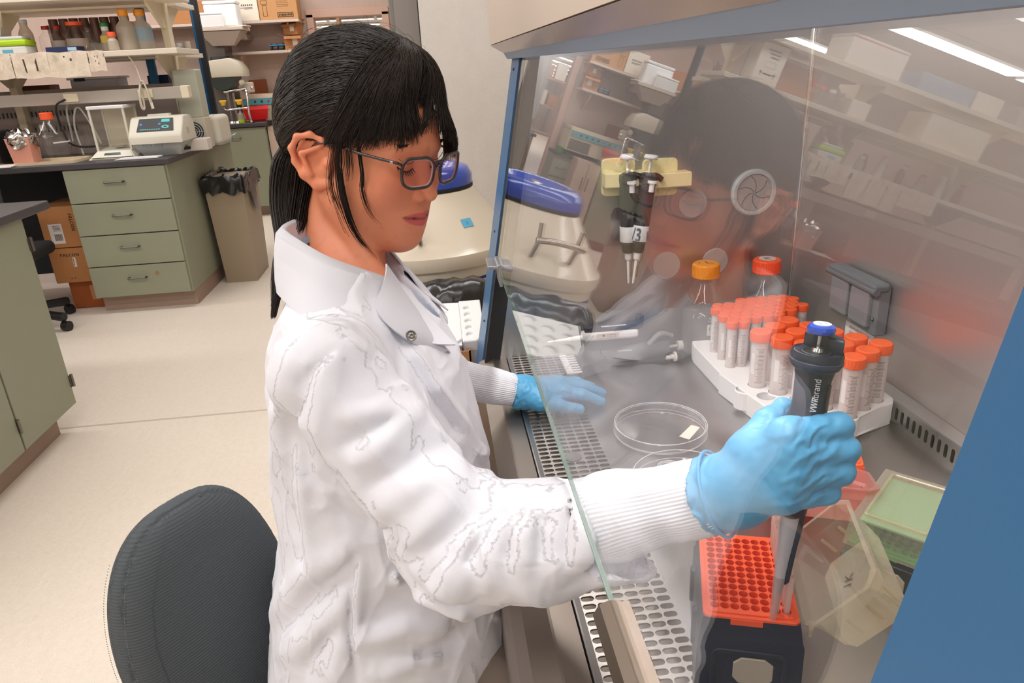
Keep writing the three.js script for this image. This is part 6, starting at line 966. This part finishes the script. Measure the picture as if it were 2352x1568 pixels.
function coatD(x, y, z) {
  let d = coatBase(x, y, z);
  if (Math.abs(d) < .04) { d -= foldSum(x, y, z); const w1 = 1 - Math.abs(noise3(x * 7 + 3, y * 4.2, z * 7)), w2 = 1 - Math.abs(noise3(x * 15, y * 8 + 5, z * 15)); d -= .0028 * w1 ** 5 + .0016 * w2 ** 4 - .0012; d += .0006 * noise3(x * 34 + 9, y * 26, z * 34); }
  // neck opening and front opening: the collar stands around it
  d = smax(d, -capD(x, y, z, [-.126, 1.10, -.91], [-.10, 1.24, -.915], .064, .085), .008);
  d = smax(d, -capD(x, y, z, [-.07, 1.135, -.912], [-.012, 1.02, -.918], .034, .006), .006);
  return d;
}
const coatM = new THREE.MeshPhysicalMaterial({ color: 0xe9eaf2, roughness: .82, sheen: .25, sheenColor: new THREE.Color(.9, .92, 1), sheenRoughness: .6, bumpMap: T.weave, bumpScale: .0002 });
T.weave.repeat.set(24, 24);
const coat = mk('lab_coat', sdfMesh(coatD, [-.36, .46, -1.24], [.19, 1.19, -.46], .0034), coatM, person);
// collar, lapels, snap button, shirt
{
  const ringP = (ph, r, dy) => { const a = ph * D2R, h = 1.198 - .086 * Math.pow(Math.max(0, Math.abs(ph) - 25) / 135, 1.25); return [-.120 - Math.cos(a) * (r + .002), h + dy, -.910 + Math.sin(a) * r]; };
  const rows = [[], [], [], [], [], []];
  for (let k = 0; k <= 60; k++) { const ph = -150 + 300 * k / 60, e = smooth(95, 150, Math.abs(ph)), w = .002 * Math.sin(ph * .09); rows[0].push(ringP(ph, .062, -.034)); rows[1].push(ringP(ph, .069, -.004)); rows[2].push(ringP(ph, .074 + w, .0015)); rows[3].push(ringP(ph, .082 + w, -.006)); const bk = smooth(80, 20, Math.abs(ph)); rows[4].push(ringP(ph, .100 - .014 * bk + w * 2, -.030 - .006 * e)); const o = ringP(ph, .124 - .032 * bk + .014 * e + w * 2, -.064 - .008 * e - .012 * bk); rows[5].push(o); }
  mk('collar', slab(rows.map((r) => [...r].reverse()), .0022), coatM, coat);
  for (const s of [1, -1]) {
    const mz = (p) => s > 0 ? p : [p[0], p[1], -1.82 - p[2]];
    const inner = [[-.072, 1.150, -.870], [-.046, 1.105, -.862], [-.022, 1.062, -.856], [-.004, 1.03, -.852]], outer = [[-.088, 1.118, -.806], [-.074, 1.104, -.786], [-.050, 1.080, -.782], [-.020, 1.040, -.826]];
    const R = []; for (let i = 0; i <= 10; i++) { const a = spline(inner, i / 10), b = spline(outer, i / 10), r = []; for (let k = 0; k <= 8; k++) { const t = k / 8; r.push(mz([a[0] + (b[0] - a[0]) * t + .006 * Math.sin(t * PI), a[1] + (b[1] - a[1]) * t + .005 * Math.sin(t * PI), a[2] + (b[2] - a[2]) * t])); } R.push(s > 0 ? r : r.reverse()); }
    mk('lapel', slab(R, .002), coatM, coat);
  }
  const n = V(.35, .45, .82).normalize(), q = new THREE.Quaternion().setFromUnitVectors(V(0, 1, 0), n), b = lac([[0, .0022], [.0022, .003], [.004, .0018], [.0058, .0026], [.0066, .0012], [.0066, 0]], 20).applyQuaternion(q);
  mk('snap_button', b.translate(-.047, 1.0835, -.786), M(0x8a8782, .3, { metalness: 1 }), coat);
  const shirtM = new THREE.MeshPhysicalMaterial({ color: 0x9db4cf, roughness: .85, bumpMap: T.weave, bumpScale: .0002 });
  const sh = mk('shirt', sdfMesh((x, y, z) => Math.max(smax(torsoD(x, y, z) + .015, -capD(x, y, z, [-.126, 1.08, -.91], [-.10, 1.24, -.915], .050, .06), .006), .86 - y), [-.27, .85, -1.1], [.06, 1.18, -.7], .006), shirtM, person);
  const sr = [[], [], [], []]; for (let k = 0; k <= 50; k++) { const ph = -168 + 336 * k / 50, e = smooth(110, 165, Math.abs(ph)); sr[0].push(ringP(ph, .053, -.028)); sr[1].push(ringP(ph, .0565, -.020 + .010 * smooth(60, 100, Math.abs(ph)) - .004 * e)); sr[2].push(ringP(ph, .060 + .004 * e, -.024 + .012 * smooth(60, 100, Math.abs(ph)) - .01 * e)); sr[3].push(ringP(ph, .064 + .014 * e, -.040 - .022 * e)); }
  mk('shirt_collar', slab(sr.map((r) => [...r].reverse()), .0016), shirtM, sh);
}
// knit cuffs
{
  const knitM = new THREE.MeshPhysicalMaterial({ color: 0xe8eaf1, roughness: .9, bumpMap: T.knit, bumpScale: .0011 });
  const cuff = (A, B, r0, r1, n) => { const a = V(...A), b = V(...B), d = b.clone().sub(a), L = d.length(); d.normalize(); const u = V(0, 1, 0).cross(d).normalize(), v = d.clone().cross(u); const rows = []; const NS = 256; for (let i = 0; i <= 14; i++) { const t = i / 14, row = []; for (let k = 0; k <= NS; k++) { const q = k / NS * TAU, rib = .0007 * Math.sin(q * n), R = r0 + (r1 - r0) * Math.pow(t, .7) + .003 * Math.sin(t * 9) * (1 - t) + rib * (i ? 1 : 0) + .0015 * noise3(t * 3, Math.cos(q), Math.sin(q)); row.push(a.clone().addScaledVector(d, L * t).addScaledVector(u, R * Math.cos(q)).addScaledVector(v, R * .93 * Math.sin(q)).toArray()); } rows.push(row); } const end = rows[14].map((p) => { const c = b.toArray(); return p.map((w, i) => c[i] + (w - c[i]) * .86); }); rows.push(end); return sheet(rows); };
  mk('knit_cuff', cuff(mid(J.eR, J.wR, .55), mid(J.eR, J.wR, .985), .045, .0335, 64), knitM, coat);
  mk('knit_cuff', cuff(mid(J.eL, J.wL, .36), mid(J.eL, J.wL, .95), .044, .030, 56), knitM, coat);
}
// trousers and shoes
{
  const tm = M(0x84766c, .85, { bumpMap: T.weave, bumpScale: .0002 });
  const f = (x, y, z) => { let d = ellD(x, y, z, [-.13, .58, -.885], [.135, .10, .155]); for (const [h, k, a] of [[J.hR, J.kR, J.aR], [J.hL, J.kL, J.aL]]) { d = sm(d, capD(x, y, z, h, k, .076, .064), .04); d = sm(d, capD(x, y, z, k, a, .062, .050), .02); } d += .004 * noise3(x * 14, y * 8, z * 14); return Math.max(d, .06 - y); };
  mk('trousers', sdfMesh(f, [-.34, .05, -1.2], [.32, .75, -.6], .008), tm, person);
  for (const a of [J.aR, J.aL]) mk('shoe', sdfMesh((x, y, z) => Math.max(sm(capD(x, y, z, [a[0] - .03, .045, a[2]], [a[0] + .15, .03, a[2]], .042, .036), capD(x, y, z, [a[0], .05, a[2]], [a[0], .09, a[2]], .045, .05), .02), .002 - y), [a[0] - .1, -.02, a[2] - .08], [a[0] + .22, .14, a[2] + .08], .007), m.black, person);
}
// gloves
const gloveM = new THREE.MeshPhysicalMaterial({ color: 0x55a9d8, roughness: .42, sheen: .2, sheenColor: new THREE.Color(.6, .8, 1), bumpMap: T.grain, bumpScale: .00015 });
{
  const H = { W: [.2300, 1.0230, -.5030], iM: [.2555, 1.0870, -.4768], mM: [.2567, 1.0734, -.4693], rM: [.2552, 1.0573, -.4653], pM: [.2519, 1.0393, -.4640], iP: [.2998, 1.0895, -.4785], mP: [.3040, 1.0717, -.4720], rP: [.3000, 1.0541, -.4687], pP: [.2907, 1.0361, -.4679], iD: [.3117, 1.0764, -.4995], iT: [.3027, 1.0680, -.5200], mD: [.3145, 1.0582, -.4952], mT: [.3047, 1.0463, -.5154], rD: [.3104, 1.0414, -.4911], rT: [.3005, 1.0306, -.5107], pD: [.2996, 1.0257, -.4871], pT: [.2920, 1.0179, -.5032], tC: [.2400, 1.0586, -.5019], tM: [.2583, 1.0777, -.5140], tI: [.2770, 1.0822, -.5250], tT: [.3000, 1.0850, -.5250] };
  const f = (x, y, z) => {
    let d = capD(x, y, z, H.W, H.mM, .0225, .0145); d = sm(d, capD(x, y, z, H.W, H.rM, .0225, .0145), .012); d = sm(d, capD(x, y, z, H.W, H.iM, .022, .0135), .014); d = sm(d, capD(x, y, z, H.W, H.pM, .021, .0135), .014); d = sm(d, capD(x, y, z, H.W, H.tC, .020, .0175), .02);
    let t = capD(x, y, z, H.tC, H.tM, .0165, .0125); t = sm(t, capD(x, y, z, H.tM, H.tI, .0120, .0108), .006); t = sm(t, capD(x, y, z, H.tI, H.tT, .0106, .0092), .004); d = sm(d, t, .012);
    let g = 1; for (const k of 'imrp') { const r = k === 'p' ? .0098 : .0112; let q = capD(x, y, z, H[k + 'M'], H[k + 'P'], r + .0022, r); q = sm(q, capD(x, y, z, H[k + 'P'], H[k + 'D'], r, r - .001), .004); q = sm(q, capD(x, y, z, H[k + 'D'], H[k + 'T'], r - .001, r - .002), .004); g = sm(g, q, .0035); } 
    d = sm(d, g, .008);
    const s = (x - .25) * .78 + (y - 1.06) * .25, v = (y - 1.06) * .9 - (x - .25) * .35; // creases of stretched rubber
    if (Math.abs(d) < .02) d -= .00075 * Math.exp(-(((x - .272) / .022) ** 2)) * Math.sin(v * 620 + 2.2 * noise3(x * 60, y * 60, z * 60)) + .0003 * noise3(x * 90, y * 90, z * 90);
    const A = mid(J.eR, J.wR, .93), ax = H.W.map((q, i) => q - A[i]), al = Math.hypot(...ax), u = ((x - A[0]) * ax[0] + (y - A[1]) * ax[1] + (z - A[2]) * ax[2]) / al; // rolled cuff of the glove
    let c = Math.max(capD(x, y, z, mid(J.eR, J.wR, .84), H.W, .0385, .031), -(u - .001)); c -= .0014 * Math.sin(u * 560 + 3 * noise3(x * 40, y * 40, z * 40)) * smooth(.03, .0, u); d = sm(d, c, .010);
    return d;
  };
  const glove = mk('glove', sdfMesh(f, [.17, .96, -.57], [.345, 1.13, -.43], .0021), gloveM, person);
  const E0 = mid(J.eR, J.wR, .945), dir = V(...J.wR).sub(V(...J.eR)).normalize(), q = new THREE.Quaternion().setFromUnitVectors(V(0, 0, 1), dir); mk('cuff_roll', new THREE.TorusGeometry(.0375, .0016, 8, 60).applyQuaternion(q).translate(...E0), gloveM, glove);
  // left glove, palm down on the grille
  const L = { W: [.112, .834, -1.136], iM: [.186, .832, -1.121], mM: [.189, .834, -1.143], rM: [.184, .832, -1.163], pM: [.175, .826, -1.180], iP: [.218, .826, -1.117], mP: [.225, .828, -1.145], rP: [.216, .826, -1.170], pP: [.197, .820, -1.190], iT: [.2505, .8105, -1.117], mT: [.2595, .8105, -1.150], rT: [.2465, .8105, -1.179], pT: [.221, .8105, -1.198], tC: [.140, .826, -1.110], tM: [.172, .820, -1.094], tT: [.208, .8105, -1.094] };
  const fl = (x, y, z) => {
    let d = capD(x, y, z, L.W, L.mM, .0215, .0135); for (const k of ['i', 'r', 'p']) d = sm(d, capD(x, y, z, L.W, L[k + 'M'], .020, .0125), .014); d = sm(d, capD(x, y, z, L.W, L.tC, .019, .0165), .02);
    let t = sm(capD(x, y, z, L.tC, L.tM, .0155, .0115), capD(x, y, z, L.tM, L.tT, .0112, .009), .006); d = sm(d, t, .012);
    let g = 1; for (const k of 'imrp') { const r = k === 'p' ? .0092 : .0105; g = sm(g, sm(capD(x, y, z, L[k + 'M'], L[k + 'P'], r + .0015, r), capD(x, y, z, L[k + 'P'], L[k + 'T'], r, r - .0022), .004), .003); }
    d = sm(d, g, .008); const u = x - .098; let c = Math.max(capD(x, y, z, [.08, .838, -1.136], L.W, .034, .028), -u); c -= .0018 * Math.sin(u * 480 + 3 * noise3(x * 40, y * 60, z * 60)) * smooth(.03, 0, u); d = sm(d, c, .01);
    if (Math.abs(d) < .02) d -= .0006 * noise3(x * 90, y * 90, z * 90); return d;
  };
  mk('glove', sdfMesh(fl, [.085, .795, -1.225], [.275, .885, -1.07], .0022), gloveM, person);
}
// ---------- chair behind her ----------
{
  const s = thing('lab_chair', 'dark grey fabric chair with a rounded stitched backrest behind the woman', 'chair', [-.405, 0, -.90]);
  T.wale.repeat.set(30, 30); const fm = M(0x50565a, .88, { bumpMap: T.wale, bumpScale: .0007 });
  const n = [.80, .16, .57], u = [.58, 0, -.815], v = [-.13, .985, -.093], P0 = [.012, .612, 0];
  const L = (x, y, z) => { const a = x - P0[0], b = y - P0[1], c = z - P0[2]; return [a * u[0] + b * u[1] + c * u[2], a * v[0] + b * v[1] + c * v[2], a * n[0] + b * n[1] + c * n[2]]; };
  const f = (x, y, z) => { const [p, q, r] = L(x, y, z), w = .142 - .10 * Math.max(0, q - .02) ** 1.3 - .09 * Math.max(0, -q - .06); const o = (Math.pow(Math.pow(Math.abs(p) / w, 2.7) + Math.pow(Math.abs(q) / .212, 2.5), 1 / 2.6) - 1) * .16; const b = r - .012 * (1 - (p / .145) ** 2) + .05 * q * q + .012 * smooth(.06, .15, p) * smooth(.0, -.16, q) * -2; let d = smax(o, Math.abs(b) - .034, .045); d += .0022 * Math.exp(-((b - .016) ** 2) / 2.2e-6) + .0022 * Math.exp(-((b + .006) ** 2) / 2.2e-6); d += .006 * Math.exp(-((p - .075 + (q + .20) * -.42) ** 2) / 1.1e-4) * smooth(-.05, -.12, q); return d * .9; };
  mk('backrest', sdfMesh(f, [-.22, .36, -.22], [.22, .92, .22], .004), fm, s);
  const st = []; for (const o of [.022, .0, -.012]) for (let i = 0; i < 110; i++) { const q = -.20 + i / 110 * .37, w = .142 - .10 * Math.max(0, q - .02) ** 1.3 - .09 * Math.max(0, -q - .06), k = Math.pow(Math.max(0, 1 - Math.pow(Math.abs(q) / .212, 2.5)), 1 / 2.7), p = -w * k, b = o, r = b + .012 * (1 - (p / .145) ** 2) - .05 * q * q; const at = (e, dq) => P0.map((c, j) => c + u[j] * (p + e) + v[j] * (q + dq) + n[j] * r); const sh = o > .02 ? .008 : -.0005; st.push([at(sh, 0), at(sh, .0017)]); }
  mk('stitching', strands(st, .0005, .0005), M(0x9a9c9a, .8), s);
  mk('seat', rb(.42, .07, .40, .16, .415, .02, .03, 3), fm, s); mk('back_post', tb([[.05, .385, 0], [-.10, .40, -.08], [-.11, .52, -.08], [-.05, .62, -.04]], .02, 20, 8), m.black, s); mk('gas_column', cy(.028, .03, .30, .16, .24, .02, 16), m.black, s);
  for (let i = 0; i < 5; i++) { const a = i / 5 * TAU + .4, x = Math.cos(a), z = Math.sin(a), l = mk('base_leg', rod([.16, .11, .02], [.16 + x * .27, .075, .02 + z * .27], .018, 8, .026), m.black, s); mk('caster', cy(.028, .028, .04, 0, 0, 0, 16).rotateZ(PI / 2).rotateY(-a).translate(.16 + x * .27, .028, .02 + z * .27), m.black, l); }
}
renderer.render(scene, camera);
